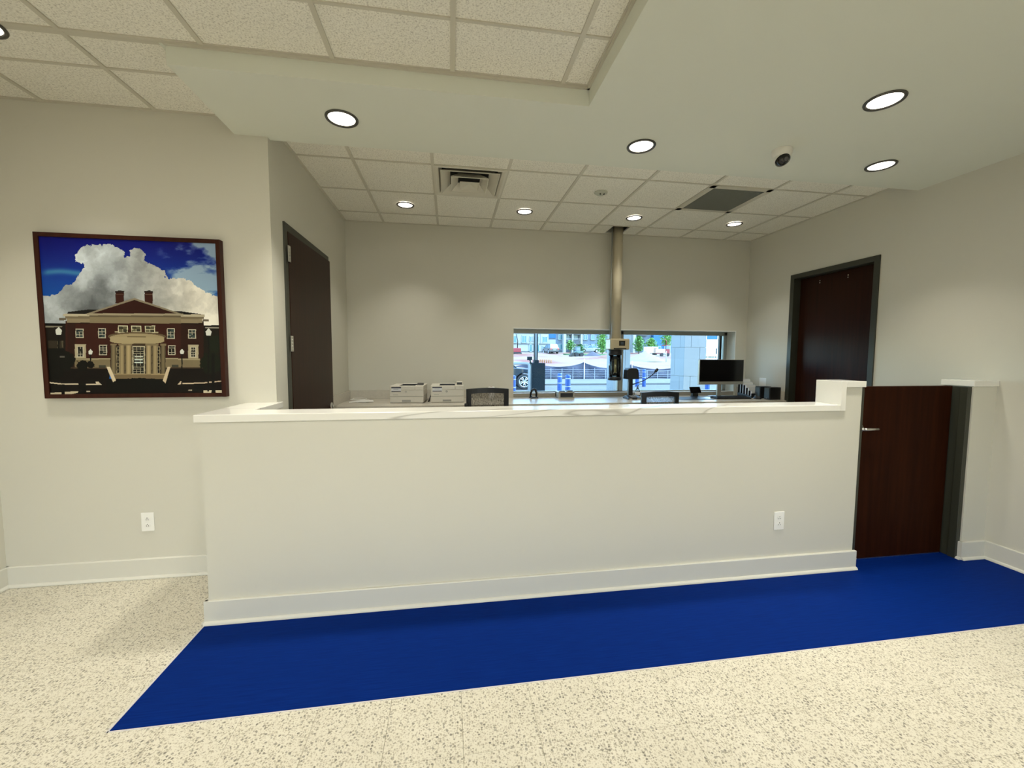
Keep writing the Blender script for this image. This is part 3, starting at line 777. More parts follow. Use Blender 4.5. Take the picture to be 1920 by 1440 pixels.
# street lamps
for cx, cy, s_, y1 in ((272, 828, 26, 1180), (1430, 832, 24, 1300), (517, 990, 17, 1118), (1225, 986, 17, 1306)):
    rect(cx - s_ * .28, cy, cx + s_ * .28, y1, (12, 10, 8))
    put(poly([(cx - s_ * .7, cy + s_), (cx - s_, cy - s_ * .3), (cx, cy - s_ * 1.4), (cx + s_, cy - s_ * .3), (cx + s_ * .7, cy + s_)]), (206, 208, 200)); rect(cx - s_ * .6, cy + s_, cx + s_ * .6, cy + s_ * 1.25, (14, 12, 10))
img = np.clip(img, 0, 255) / 255
lin = np.where(img <= .04045, img / 12.92, ((img + .055) / 1.055) ** 2.4) * 1.0
m, nt, b = node_mat('photo_print')
at_ = nt.nodes.new('ShaderNodeAttribute'); at_.attribute_name = 'print'
nt.links.new(at_.outputs['Color'], b.inputs['Base Color']); b.inputs['Roughness'].default_value = .4; b.inputs['Specular IOR Level'].default_value = .2
gx_, gz_ = np.meshgrid(np.linspace(fw_ - .001, PWd - fw_ + .001, NU + 1), np.linspace(fw_ - .001, PHt - fw_ + .001, NV + 1))
co = np.stack([gx_, np.full_like(gx_, -.034), gz_], -1).reshape(-1, 3)
ii = (np.arange(NV)[:, None] * (NU + 1) + np.arange(NU)[None]).reshape(-1)
quads = np.stack([ii, ii + 1, ii + NU + 2, ii + NU + 1], -1)
me = bpy.data.meshes.new('photo_print')
me.vertices.add(len(co)); me.vertices.foreach_set('co', co.reshape(-1).astype(np.float32))
me.loops.add(quads.size); me.loops.foreach_set('vertex_index', quads.reshape(-1).astype(np.int32))
me.polygons.add(len(quads)); me.polygons.foreach_set('loop_start', (np.arange(len(quads)) * 4).astype(np.int32)); me.polygons.foreach_set('loop_total', np.full(len(quads), 4, np.int32))
me.update()
ca = me.attributes.new('print', 'FLOAT_COLOR', 'CORNER')
cols = np.repeat(np.concatenate([lin.reshape(-1, 3), np.ones((NU * NV, 1))], 1), 4, axis=0)
ca.data.foreach_set('color', cols.reshape(-1).astype(np.float32))
me.materials.append(m)
po = bpy.data.objects.new('photo_print', me); COL.objects.link(po); po.parent = pt
MB().box(fw_, PWd - fw_, -.030, -.002, fw_, PHt - fw_).build('backing_board', BLACK, pt)

# ================================================================== OUTLETS
def outlet(name, label, loc, rotz=0, w=.076, h=.125, gangs=1):
    t = thing(name, label, 'outlet', loc, rotz, 'wall outlets')
    MB().box(-w / 2, w / 2, -.006, 0, -h / 2, h / 2).build('cover_plate', OUTLETW, t, bevel=.003)
    for gx in ([0] if gangs == 1 else [-.024, .024]):
        for z in (.021, -.021):
            r_ = MB().prism([(gx + .017 * math.cos(a), z + .0145 * max(-.86, min(.86, math.sin(a)))) for a in [k * PI / 12 for k in range(24)]], 1, -.0085, -.005).build('socket_face', OUTLETW, t, bevel=.0008, seg=1)
            s_ = MB().box(gx - .0075, gx - .0045, -.0092, -.008, z - .008, z - .001).box(gx + .0045, gx + .0075, -.0092, -.008, z - .008, z - .001).cyl((gx, -.0092, z + .007), (gx, -.008, z + .007), .003, n=8).build('socket_slots', BLACK, r_)
    MB().cyl((0, -.0072, 0), (0, -.005, 0), .0028, n=8).build('plate_screw', OUTLETW, t)
    return t
outlet('wall_outlet', 'white outlet on the wall below the framed picture', (-1.983, YP - .0005, .378))
outlet('wall_outlet', 'white outlet on the front of the reception counter', (2.200, YC - .0005, .379))
outlet('wall_outlet', 'white double outlet on the right wall above the black speakers', (XR - .0005, 4.66, 1.16), PI / 2, w=.116, h=.118, gangs=2)

# ================================================================== WORKTOP
ZW = .974
wk = thing('worktop', 'long beige worktop under the drive-up windows', 'worktop', (0, 4.262, ZW))
MB().box(XL + .001, XR - .001, 0, YB - 4.262 - .0125, -.038, 0).build('worktop_slab', LAPTOPW, wk, bevel=.003)
MB().box(XL + .001, WX0 - .004, YB - 4.262 - .021, YB - 4.262 - .001, 0, .102).build('backsplash', LAPTOPW, wk, bevel=.002)
MB().box(WX1 + .03, XR - .001, YB - 4.262 - .021, YB - 4.262 - .001, 0, .102).build('backsplash', LAPTOPW, wk, bevel=.002)
MB().box(XL + .001, XL + .021, 0, YB - 4.262 - .021, 0, .102).build('backsplash', LAPTOPW, wk, bevel=.002)
MB().box(XR - .021, XR - .001, .03, YB - 4.262 - .021, 0, .102).build('backsplash', LAPTOPW, wk, bevel=.002)
for x in (XL + .03, -.75, .9, 2.5, XR - .06): MB().box(x, x + .025, .06, .68, -ZW + .001, -.038).build('support_panel', LAPTOPW, wk)

# ---- laser printers
NAVY = mat('label_navy', rgb(34, 38, 62), .5)
STICK = mat('label_white', (.78, .78, .80), .5)
def printer(loc, rotz, label, raised):
    p = thing('laser_printer', label, 'printer', loc, rotz, 'laser printers on the worktop')
    w, d_, h = .1775, .18, .186
    b_ = MB().box(-w, w, -d_, d_, .071, .140)
    b_.box(-w, -.085, -d_, d_, .139, h).box(.085, w, -d_, d_, .139, h).box(-.086, .086, -d_, -d_ + .028, .139, h).box(-.086, .086, .09, d_, .139, h + .006)
    b_.build('printer_body', PRINTERW, p, bevel=.006)
    tr_ = MB().box(-w + .001, w - .001, -d_ + .001, d_ - .002, .006, .068).box(-w + .012, w - .012, -d_ + .012, d_ - .01, 0, .008).build('paper_tray', PRINTERW, p, bevel=.003)
    MB().box(-.05, .042, -d_ - .0006, -d_ + .004, .014, .033).build('tray_handle', GREYP, tr_, bevel=.0005, seg=1)
    MB().prism([(-d_ + .029, .150), (.089, .142), (.089, .187), (.085, .187), (.085, .147), (-d_ + .029, .155)], 0, -.0845, .0845).box(-.0845, -.082, -d_ + .03, .088, .143, .1845).box(.082, .0845, -d_ + .03, .088, .143, .1845).build('output_tray', BLACK2, p)
    MB().box(-w + .004, w - .004, -d_ + .004, d_ - .004, .066, .073).build('tray_seam', GREYP, p)
    if raised:
        c = MB().prism([(-.12, h - .002), (-.115, h + .034), (-.055, h + .040), (-.05, h - .002)], 0, .100, .166).build('control_panel', PRINTERW, p, bevel=.003)
        MB().obox((.133, -.1185, h + .018), (.054, .003, .026), Matrix.Rotation(math.radians(-8), 3, 'X')).build('panel_screen', SCREEN, c)
    else:
        c = MB().prism([(-.11, h - .002), (-.11, h + .006), (-.02, h + .022), (0, h - .002)], 0, .096, .162).build('control_panel', BLACK2, p, bevel=.002)
    st_ = MB().box(-.160, -.058, -d_ - .0008, -d_ + .001, .122, .172).build('label_sticker', STICK, p)
    MB().box(-.160, -.058, -d_ - .0014, -d_ - .0006, .160, .172).box(-.158, -.060, -d_ - .0014, -d_ - .0006, .122, .1295).box(-.138, -.085, -d_ - .0014, -d_ - .0006, .147, .1495).build('sticker_print', NAVY, st_)
    MB().box(-.145, -.090, -d_ - .0009, -d_ + .001, .0855, .0895).build('model_lettering', GREYP, p)
    lm = GREYP if not raised else BLACK2
    lo = MB(); lo.lathe([(.0105, -d_ - .0012), (.0105, -d_ + .001), (.0085, -d_ + .001), (.0085, -d_ - .0012)], axis=1, n=24, close=True, c=(-.008, 0, .122))
    lg = lo.build('logo_ring', lm, p)
    text_mesh('hp', .0165, lm, lg, (-.008, -d_ - .0006, .1235), (PI / 2, 0, 0), 'logo_letters', shear=.25)
    MB().ball((.150, -d_ - .0005, .158), .0025, 8, 6).build('power_light', STICK, p)
    return p
printer((-.447, 4.665, ZW + .0005), -.06, 'white laser printer left of its twin, with a flat dark control panel', False)
printer((-.027, 4.665, ZW + .0005), .0, 'white laser printer next to the mesh chair, with a raised black screen', True)
tag(MB().tube([(-.235, 4.80, .008 + ZW), (-.225, 4.66, .012 + ZW), (-.235, 4.56, .008 + ZW), (-.225, 4.74, .03 + ZW), (-.20, 4.9, .10 + ZW), (-.195, 4.955, .16 + ZW)], .006, 8).build('power_cord', BLACK), 'black power cord between the two white printers', 'cord')

# papers and white cable at the left end
pp = MB()
for k in range(4):
    a = .3 + .5 * k; c, s_ = math.cos(a), math.sin(a); ox, oy = .045 * k, .015 * (k % 2)
    vs = [(ox + c * x - s_ * y, oy + s_ * x + c * y, .0008 + .0016 * k + z) for x, y, z in ((-.07, -.05, 0), (.07, -.05, .002), (.07, .05, .012), (-.07, .05, .001))]
    pp.add(vs + [(x, y, z + .0006) for x, y, z in vs], [(0, 1, 2, 3), (4, 5, 6, 7), (0, 1, 5, 4), (1, 2, 6, 5), (2, 3, 7, 6), (3, 0, 4, 7)])
tag(pp.build('paper_scraps', PAPER, loc=(-1.02, 4.66, ZW)), 'loose white papers at the far left end of the worktop', 'paper')
tag(MB().tube([(.11 * math.cos(t) * (1 - t * .04) , .07 * math.sin(t), .006 + .002 * t) for t in [k * .35 for k in range(30)]], .0035, 8).build('coiled_cable', WHITEP, loc=(-1.015, 4.81, ZW)), 'coiled white cable beside the loose papers', 'cable')
# paper roll behind the chair
rr = thing('paper_roll', 'small pale paper roll peeking over the left mesh chair', 'paper roll', (.485, 4.80, ZW + .0005))
MB().lathe([(.012, 0), (.036, 0), (.038, .004), (.038, .136), (.034, .145), (.012, .145)], n=24).build('roll_paper', PAPER, rr)
MB().lathe([(.009, .002), (.0125, .002), (.0125, .150), (.009, .150)], n=16, close=True).build('roll_core', mat('cardboard', (.35, .25, .14), .8), rr)

# ---- hand scanner on a stand
hs = thing('barcode_scanner', 'black arched hand scanner standing left of the small receipt printer', 'scanner', (1.005, 4.86, ZW + .0005), .1)
MB().prism([(-.06, 0), (.055, 0), (.048, .012), (-.05, .014)], 0, -.045, .045).build('scanner_base', BLACK, hs, bevel=.003)
MB().tube([(-.035, .01, .012), (-.036, .0, .055), (-.024, -.005, .092), (0, -.01, .106), (.024, -.012, .098), (.036, -.005, .06), (.036, .0, .014)], [.011, .012, .014, .017, .016, .013, .010], 12).build('scanner_arch', BLACK, hs)
MB().box(-.024, .024, -.012, .012, .014, .030).build('scanner_window', CHROME, hs, bevel=.003)
# ---- receipt printer
rp = thing('receipt_printer', 'small beige receipt printer with dark front slot', 'printer', (1.398, 4.86, ZW + .0005))
MB().box(-.1, .1, -.075, .08, 0, .012).box(-.1, -.075, -.075, .08, .011, .075).box(.082, .1, -.075, .08, .011, .075).box(-.1, .1, .03, .08, .011, .075).box(-.1, .1, -.075, .08, .062, .078).build('printer_shell', SILVER, rp, bevel=.004)
MB().box(-.0745, .0815, -.065, .028, .0125, .0615).build('printer_front', BLACK2, rp, bevel=.002)
MB().box(-.08, -.01, -.05, .04, .0785, .086).box(.02, .085, -.05, .05, .0785, .092).build('printer_lid', BLACK, rp, bevel=.003)
# ---- pump bottle
sb = thing('pump_bottle', 'small clear pump bottle on the worktop behind the black intercom', 'bottle', (2.365, 4.90, ZW + .0005))
MB().lathe([(0, 0), (.026, 0), (.029, .004), (.029, .075), (.022, .090), (.012, .096), (.012, .104), (0, .104)], n=20).build('bottle_body', TGLASS, sb)
MB().cyl((0, 0, .100), (0, 0, .118), .0145, n=16).cyl((0, 0, .118), (0, 0, .136), .004, n=8).box(-.006, .006, -.03, .010, .134, .144).build('pump_head', BLACK2, sb)
MB().lathe([(.0294, .02), (.0298, .02), (.0298, .06), (.0294, .06)], n=20, close=True).build('bottle_label', STICK, sb)

# ---- pneumatic tube terminal with its pipe to the ceiling
TX, TY = 2.012, 4.80
pn = thing('pneumatic_tube', 'tall beige pneumatic tube with clear carrier chamber at the window', 'pneumatic tube', (TX, TY, 0))
MB().cyl((.005, 0, 1.690), (.005, 0, 3.09), .059, n=32).build('tube_pipe', PIPE, pn)
MB().cyl((-.073, -.01, 1.690), (-.073, -.01, 3.06), .0075, n=10).build('conduit', ALU, pn)
hd = MB().box(-.095, .150, -.085, .075, 1.566, 1.697).build('terminal_head', BEIGEM, pn, bevel=.014, seg=3)
MB().box(-.0965, -.0955, -.07, .06, 1.578, 1.685).build('head_lit_side', OUTLETW, hd)  # white plate paints in the window light on the head's left side
MB().box(.012, .090, -.0875, -.083, 1.612, 1.672).build('head_display', SCREEN, hd, bevel=.003)
MB().box(.032, .068, -.0888, -.087, 1.626, 1.656).build('display_window', mat('display_grey', (.035, .05, .065), .2), hd)
MB().box(-.055, .105, -.0875, -.083, 1.570, 1.584).build('head_slot', BLACK, hd)
MB().lathe([(.076, 1.498), (.080, 1.503), (.080, 1.566), (.074, 1.568), (.066, 1.568), (.066, 1.498)], n=36, close=True).build('chamber_collar', BLACK, pn)
MB().lathe([(.073, 1.232), (.073, 1.500), (.070, 1.500), (.070, 1.232)], n=36, close=True).build('chamber_glass', TGLASS, pn)
cr_ = MB().lathe([(0, 1.245), (.050, 1.245), (.052, 1.25), (.052, 1.270), (.046, 1.275), (.046, 1.455), (.052, 1.46), (.052, 1.488), (0, 1.49)], n=28).build('carrier', BLACK2, pn)
MB().box(-.028, .004, -.048, -.044, 1.285, 1.45).build('carrier_label', mat('carrier_tan', (.40, .33, .16), .4), cr_)
for a in (.5, 2.6, 4.7): MB().cyl((.062 * math.cos(a), .062 * math.sin(a), 1.232), (.062 * math.cos(a), .062 * math.sin(a), 1.5), .0045, n=8).build('guide_rod', DARKMETAL, pn)
MB().lathe([(.074, 1.190), (.083, 1.196), (.083, 1.222), (.076, 1.234), (.0, 1.234), (.0, 1.190)], n=36).build('chamber_base', BLACK, pn)

# ---- intercom with gooseneck microphone
ic = thing('intercom_station', 'black intercom with hooded screen and gooseneck microphone', 'intercom', (2.165, 4.64, ZW + .0005), 0)
MB().prism([(-.085, 0), (.085, 0), (.085, .018), (.02, .040), (-.085, .022)], 0, -.075, .085).build('intercom_base', BLACK2, ic, bevel=.005)
MB().box(-.066, -.03, -.0885, -.084, .002, .013).box(.03, .07, -.0885, -.084, .002, .013).build('base_trim', CHROME, ic, kind='stuff')
kp = MB()
for i in range(4):
    for j in range(3): kp.box(-.03 + j * .028, -.012 + j * .028, -.066 + i * .019, -.053 + i * .019, .024 + i * .0032, .031 + i * .0032)
kp.build('keypad', GREYP, ic)
MB().prism([(-.030, .02), (.026, .02), (.022, .245), (-.026, .245)], 1, .02, .062).build('intercom_post', BLACK, ic, bevel=.004)
MB().prism([(-.078, .238), (.080, .238), (.072, .348), (.05, .366), (0, .372), (-.05, .366), (-.070, .348)], 1, -.03, .085).build('screen_hood', BLACK, ic, bevel=.008, seg=3)
gn = MB().tube([(.02, .03, .17), (.07, .02, .188), (.14, .0, .215), (.21, -.01, .255), (.26, -.015, .295), (.285, -.015, .322)], [.0052] * 6, 10).build('gooseneck', BLACK, ic)
MB().tube([(.282, -.015, .316), (.290, -.015, .328), (.305, -.015, .345), (.318, -.015, .36), (.322, -.015, .364)], [.008, .015, .018, .014, .004], 12).build('microphone', BLACK, gn)

# ---- monitor, keyboard, mouse, tablet, desk pad
mo = thing('computer_monitor', 'black computer monitor with silver chin in front of the right window', 'monitor', (3.415, 4.75, ZW + .0005))
mo_sc = MB().box(-.309, .309, -.012, .020, .158, .476).box(-.2, .2, .018, .045, .22, .42).build('monitor_housing', SILVER, mo, bevel=.003)
MB().box(-.303, .303, -.0135, -.011, .196, .470).build('screen', SCREEN, mo_sc)
MB().box(-.309, .309, -.0145, -.012, .1585, .192).build('bezel_chin', SILVER, mo_sc, bevel=.001, seg=1)
lg = MB(); lg.lathe([(.006, -.0158), (.006, -.0144), (.0045, -.0144), (.0045, -.0158)], axis=1, n=20, close=True, c=(-.292, 0, .176)); lg.build('logo_ring', STICK, mo_sc)
MB().box(-.028, .028, .02, .045, .006, .30).build('stand_neck', SILVER, mo, bevel=.004)
MB().box(-.11, .11, -.09, .10, 0, .010).build('stand_foot', SILVER, mo, bevel=.004)
kb = thing('keyboard', 'black computer keyboard below the monitor', 'keyboard', (3.40, 4.53, ZW + .0005), -.03)
MB().prism([(-.07, 0), (.07, 0), (.07, .026), (-.07, .014)], 0, -.225, .225).build('keyboard_body', BLACK, kb, bevel=.003)
kk = MB()
for r_ in range(5):
    for c in range(15): kk.box(-.215 + c * .0287, -.190 + c * .0287, -.06 + r_ * .0245, -.039 + r_ * .0245, .016 + r_ * .0021, .0225 + r_ * .0021)
kk.build('keys', BLACK2, kb, kind='stuff')
ms = thing('computer_mouse', 'black computer mouse right of the keyboard', 'mouse', (3.70, 4.455, ZW + .0005), .15)
MB().lathe([(.0, .037), (.012, .035), (.022, .028), (.029, .016), (.031, .006), (.030, 0), (0, 0)], n=24).build('mouse_body', BLACK, ms); ms.scale = (1, 1.7, 1)
MB().box(-.006, .006, .012, .024, .030, .037).build('mouse_wheel', SILVER, ms, bevel=.002)
dp = MB().box(-.27, .13, -.17, .16, 0, .0035).build('desk_pad', mat('pad_charcoal', (.02, .022, .025), .4), loc=(2.98, 4.60, ZW + .0005), rotz=.0, bevel=.001,
    label='dark desk pad left of the keyboard', cat='desk pad')
tb = thing('tablet', 'small black tablet on a stand left of the monitor', 'tablet', (3.07, 4.72, ZW + .0045), .1)
tp = MB().obox((0, .03, .085), (.155, .010, .085), Matrix.Rotation(math.radians(-24), 3, 'X')).build('tablet_body', BLACK, tb, bevel=.003)
MB().obox((0, .0247, .0855), (.145, .001, .075), Matrix.Rotation(math.radians(-24), 3, 'X')).build('tablet_screen', SCREEN, tp)
MB().prism([(-.03, 0), (.075, 0), (.06, .012), (.035, .09), (.025, .06), (.02, .012)], 0, -.04, .04).build('tablet_stand', BLACK2, tb, bevel=.002)

# ---- stepped file sorter with envelopes
so = thing('file_sorter', 'black stepped desk sorter holding white envelopes by the right wall', 'organizer', (3.795, 4.70, ZW + .0005))
sw = .075
for k in range(6):
    MB().box(-sw, sw, -.12 + k * .048, -.1155 + k * .048, 0, .055 + k * .031).build('divider', BLACK, so, bevel=.001, seg=1)
MB().box(-sw, sw, -.122, .126, 0, .006).prism([(-.122, 0), (.126, 0), (.126, .05), (-.122, .022)], 0, sw, sw + .004).prism([(-.122, 0), (.126, 0), (.126, .05), (-.122, .022)], 0, -sw - .004, -sw).build('sorter_tray', BLACK, so)
ev = None
for k in range(5):
    lab = 'white envelope bundle in the %s slot of the black stepped sorter' % ('lowest front', 'second', 'middle', 'fourth', 'tallest back')[k]
    z_ = .072 + k * .034
    e_ = thing('envelope_bundle', lab, 'envelopes', (3.795, 4.70 - .110 + k * .048, ZW + .0075), 0, 'envelopes in the sorter')
    MB().box(-.066, .066, 0, .012, 0, z_).build('envelope_front', PAPER, e_, bevel=.001, seg=1)
    MB().box(-.062, .064, .014, .026, 0, z_ + .010).build('envelope_back', mat('paper_grey', (.62, .63, .64), .8), e_, bevel=.001, seg=1)

# ---- speakers
for (x, y), lab in (((3.842, 4.535), 'black desktop speaker next to the envelope sorter'), ((3.842, 4.385), 'black desktop speaker at the right end of the worktop')):
    sp_ = thing('desktop_speaker', lab, 'speaker', (x, y, ZW + .0005), 0, 'desktop speakers')
    MB().box(-.070, .072, -.047, .047, .0, .148).build('speaker_box', BLACK, sp_, bevel=.004)
    MB().box(-.078, -.069, -.040, .040, .010, .138).build('speaker_grille', mat('grille_cloth', (.035, .045, .055), .5), sp_, bevel=.003)
    MB().cyl((-.080, .0, .016), (-.0775, 0, .016), .006, n=12).build('volume_knob', SILVER, sp_)

# ---- drafting chairs
m = bpy.data.materials.new('chair_mesh'); m.use_nodes = True; nt = m.node_tree
b = nt.nodes['Principled BSDF']; b.inputs['Base Color'].default_value = (.05, .04, .025, 1); b.inputs['Roughness'].default_value = .7
tr = nt.nodes.new('ShaderNodeBsdfTransparent'); mx = nt.nodes.new('ShaderNodeMixShader')
g = nt.nodes.new('ShaderNodeNewGeometry'); nz = nt.nodes.new('ShaderNodeTexNoise'); nz.inputs['Scale'].default_value = 160
mpp = nt.nodes.new('ShaderNodeMapping'); mpp.inputs['Scale'].default_value = (1, 1, .35)
nt.links.new(g.outputs['Position'], mpp.inputs['Vector']); nt.links.new(mpp.outputs[0], nz.inputs['Vector'])
rr_ = ramp(nt, [(.3, (.45, .45, .45)), (.7, (.85, .85, .85))]); nt.links.new(nz.outputs['Fac'], rr_.inputs['Fac'])
nt.links.new(rr_.outputs['Color'], mx.inputs[0]); nt.links.new(tr.outputs[0], mx.inputs[1]); nt.links.new(b.outputs[0], mx.inputs[2])
nt.links.new(mx.outputs[0], nt.nodes['Material Output'].inputs[0]); MESHM = m
SEAT = mat('seat_fabric', (.012, .012, .013), .85, bump=.3, bscale=500)
def chair(loc, rotz, label, w=.205, top=1.18):
    t = thing('drafting_chair', label, 'chair', loc, rotz, 'mesh back drafting chairs')
    zb = .74; zt = top
    def arcp(f, x): return .030 * (1 - (x / w) ** 2) * f
    n = 10
    xs_ = [-w + 2 * w * k / n for k in range(n + 1)]
    def bar(x0, x1, z0f, z1f, name):
        mb = MB(); vs = []; fs = []
        k_ = 9
        for i in range(k_):
            x = x0 + (x1 - x0) * i / (k_ - 1)
            y = -.235 - .03 * (1 - (x / w) ** 2)
            for yy in (y, y + .026):
                vs += [(x, yy, z0f(x)), (x, yy, z1f(x))]
        for i in range(k_ - 1):
            a = i * 4; c = a + 4
            fs += [(a, c, c + 1, a + 1), (a + 2, a + 3, c + 3, c + 2), (a, a + 2, c + 2, c), (a + 1, c + 1, c + 3, a + 3)]
        fs += [(0, 1, 3, 2), ((k_ - 1) * 4, (k_ - 1) * 4 + 2, (k_ - 1) * 4 + 3, (k_ - 1) * 4 + 1)]
        mb.add(vs, fs); return mb
    zt_ = lambda x: zt - .014 * (x / w) ** 2
    zl = lambda x: zt_(x) - .048
    zbm = lambda x: zb + .05
    bf = MB()
    for q in (bar(-w, w, zl, zt_, ''), bar(-w, w, lambda x: zb, zbm, ''), bar(-w, -w + .046, lambda x: zb, zt_, ''), bar(w - .046, w, lambda x: zb, zt_, '')):
        bf.add(q.v, q.f)
    bo = bf.build('backrest_frame', BLACK, t)
    pm = bar(-w + .04, w - .04, lambda x: zb + .04, lambda x: zt_(x) - .04, '')
    mm = MB(); vs = []; fs = []
    for i in range(11):
        x = -w + .04 + (2 * w - .08) * i / 10; y = -.222 - .03 * (1 - (x / w) ** 2)
        vs += [(x, y, zb + .04), (x, y, zt_(x) - .04)]
    mm.add(vs, [(2 * i, 2 * i + 2, 2 * i + 3, 2 * i + 1) for i in range(10)], smooth=True)
    mm.build('backrest_mesh', MESHM, bo)
    MB().tube([(0, -.25, .80), (0, -.27, .70), (0, -.22, .60), (0, -.08, .575)], [.022, .024, .024, .022], 10).build('back_support', BLACK, t)
    MB().lathe([(0, 0), (.016, 0), (.018, .01), (.016, .03), (0, .032)], n=14, axis=0, c=(-w - .018, -.245, zt - .162)).build('back_knob', BLACK, bo)
    se_ = MB().box(-.24, .24, -.19, .26, .605, .67).build('seat', SEAT, t, bevel=.028, seg=4)
    MB().box(-.11, .11, -.10, .12, .565, .606).build('seat_plate', BLACK, t, bevel=.004)
    MB().cyl((0, 0, .30), (0, 0, .566), .019, n=16).cyl((0, 0, .10), (0, 0, .42), .027, n=16).build('gas_lift', DARKMETAL, t)
    fr_ = MB().lathe([(.215 + .011 * math.cos(a), .30 + .011 * math.sin(a)) for a in [k * PI / 4 for k in range(8)]], n=36, close=True)
    for k in range(5):
        a = 2 * PI * k / 5; fr_.cyl((.02 * math.cos(a), .02 * math.sin(a), .30), (.21 * math.cos(a), .21 * math.sin(a), .30), .007, n=8)
    fr_.build('foot_ring', CHROME, t)
    for k in range(5):
        a = 2 * PI * k / 5 + .3; c, s_ = math.cos(a), math.sin(a)
        lg_ = MB().tube([(.02 * c, .02 * s_, .125), (.15 * c, .15 * s_, .105), (.29 * c, .29 * s_, .078)], [.026, .022, .017], 8).build('leg', BLACK, t)
        MB().cyl((.29 * c - .011 * s_, .29 * s_ + .011 * c, .030), (.29 * c + .011 * s_, .29 * s_ - .011 * c, .030), .0295, n=16).cyl((.29 * c, .29 * s_, .03), (.29 * c, .29 * s_, .08), .009, n=8).build('caster', BLACK, lg_)
    return t
chair((.352, 4.115, .0005), .02, 'black mesh back office chair right of the white printers', w=.203, top=1.181)
chair((2.135, 4.115, .0005), -.05, 'black mesh back office chair below the intercom microphone', w=.198, top=1.131)

# ================================================================== OUTSIDE THE DRIVE-UP WINDOWS
ZG = -.15
CONC = mat('concrete', (0.211, 0.208, 0.192), .85, vary=.08, vscale=.8)
ASPH = mat('asphalt', (0.084, 0.087, 0.092), .9, vary=.12, vscale=.7)
CURB = mat('curb_concrete', (.10, .10, .095), .85, vary=.06, vscale=1.5)
MB().box(-15, 60, 5.32, 17.6, ZG - .2, ZG).build('ground_drive_lane', CONC, kind='structure')
MB().box(-15, 60, 17.6, 22.3, ZG - .2, ZG - .01).build('ground_road', ASPH, kind='structure')
MB().box(-15, 60, 22.3, 26.9, ZG - .2, ZG + .08).build('ground_sidewalk', CURB, kind='structure')
m, nt, b = node_mat('red_clay_soil')
g = nt.nodes.new('ShaderNodeNewGeometry')
t = nt.nodes.new('ShaderNodeTexNoise'); t.inputs['Scale'].default_value = .16; t.inputs['Detail'].default_value = 6
nt.links.new(g.outputs['Position'], t.inputs['Vector'])
r = ramp(nt, [(.36, (.16, .055, .038)), (.48, (.19, .13, .10)), (.60, (.20, .18, .155))])
nt.links.new(t.outputs['Fac'], r.inputs['Fac']); nt.links.new(r.outputs['Color'], b.inputs['Base Color']); b.inputs['Roughness'].default_value = .95
SOIL = m
def terr(y):
    return ZG if y < 28 else (ZG + (y - 28) * .049 if y < 74 else ZG + 46 * .049 + (y - 74) * .006)
tb_ = MB(); nx_, ny_ = 40, 30; vs = []
for j in range(ny_ + 1):
    y = 26.9 + j * (90 - 26.9) / ny_
    for i in range(nx_ + 1):
        x = -15 + i * 100 / nx_
        vs.append((x, y, terr(y) + (random.uniform(-.12, .12) if y > 31 else random.uniform(-.02, .02))))
tb_.add(vs, [(j * (nx_ + 1) + i, j * (nx_ + 1) + i + 1, (j + 1) * (nx_ + 1) + i + 1, (j + 1) * (nx_ + 1) + i) for j in range(ny_) for i in range(nx_)], smooth=True)
tb_.build('ground_dirt_lot', SOIL, kind='structure')
# canopy over the drive-up lanes
MB().box(1.6, 14, 7.6, 13.0, 5.2, 5.7).build('ceiling_drive_canopy', SOFFIT, kind='structure')
PANEL = mat('column_panel', (0.223, 0.231, 0.231), .6, vary=.03, vscale=3)
def column(loc, sx, sy, label, h=5.349):
    t = thing('canopy_column', label, 'column', loc, 0, 'canopy columns')
    MB().box(.015, sx - .015, .015, sy - .015, .0, h).build('column_core', GREYP, t)
    z = .002; k = 0
    while z < h - .02:
        z2 = min(z + .61, h)
        c_ = sx * (.30 if k % 2 else .70); e_ = sy * (.30 if k % 2 else .70)
        MB().box(0, c_ - .003, 0, .014, z, z2 - .006).build('panel', PANEL, t, bevel=.002, seg=1)
        MB().box(c_ + .003, sx, 0, .014, z, z2 - .006).build('panel', PANEL, t, bevel=.002, seg=1)
        MB().box(0, .014, .0145, e_ - .003, z, z2 - .006).build('panel', PANEL, t, bevel=.002, seg=1)
        MB().box(0, .014, e_ + .003, sy, z, z2 - .006).build('panel', PANEL, t, bevel=.002, seg=1)
        MB().box(sx - .014, sx, .0145, sy, z, z2 - .006).box(.0145, sx - .0145, sy - .014, sy, z, z2 - .006).build('panel', PANEL, t)
        z = z2; k += 1
    return t
column((4.985, 12.0, ZG + .0005), .54, .54, 'pale panelled canopy column behind the clear tube chamber')
column((4.888, 8.0, ZG + .0005), .50, .53, 'wide pale panelled canopy column behind the computer monitor')

# bollards
BLUEP = mat('bollard_blue', (.003, .048, .22), .35)
REFL = mat('reflective_tape', (.26, .28, .29), .4)
def bollard(x, y, zt, label, r=.10):
    t = thing('bollard', label, 'bollard', (x, y, ZG + .0005), 0, 'blue bollards')
    h = zt - ZG
    MB().lathe([(r, 0), (r, h - .09), (r * .94, h - .045), (r * .72, h - .012), (0, h)], n=24).build('bollard_sleeve', BLUEP, t)
    for z in (h - .16, h - .46):
        MB().lathe([(r + .001, z - .02), (r + .003, z - .02), (r + .003, z + .02), (r + .001, z + .02)], n=24, close=True).build('tape_band', REFL, t)
bollard(2.33, 15, .77, 'blue bollard at the left edge of the window in front of the dark car wheel')
bollard(4.93, 18, .72, 'blue bollard above the receipt printer, left of the pair')
bollard(4.43, 15, .79, 'blue bollard above the receipt printer, right and wider of the pair')
bollard(10.1, 21, .82, 'blue bollard between intercom and microphone, left of the pair')
bollard(10.5, 21, .79, 'blue bollard crossed by the gooseneck microphone, right of the pair')
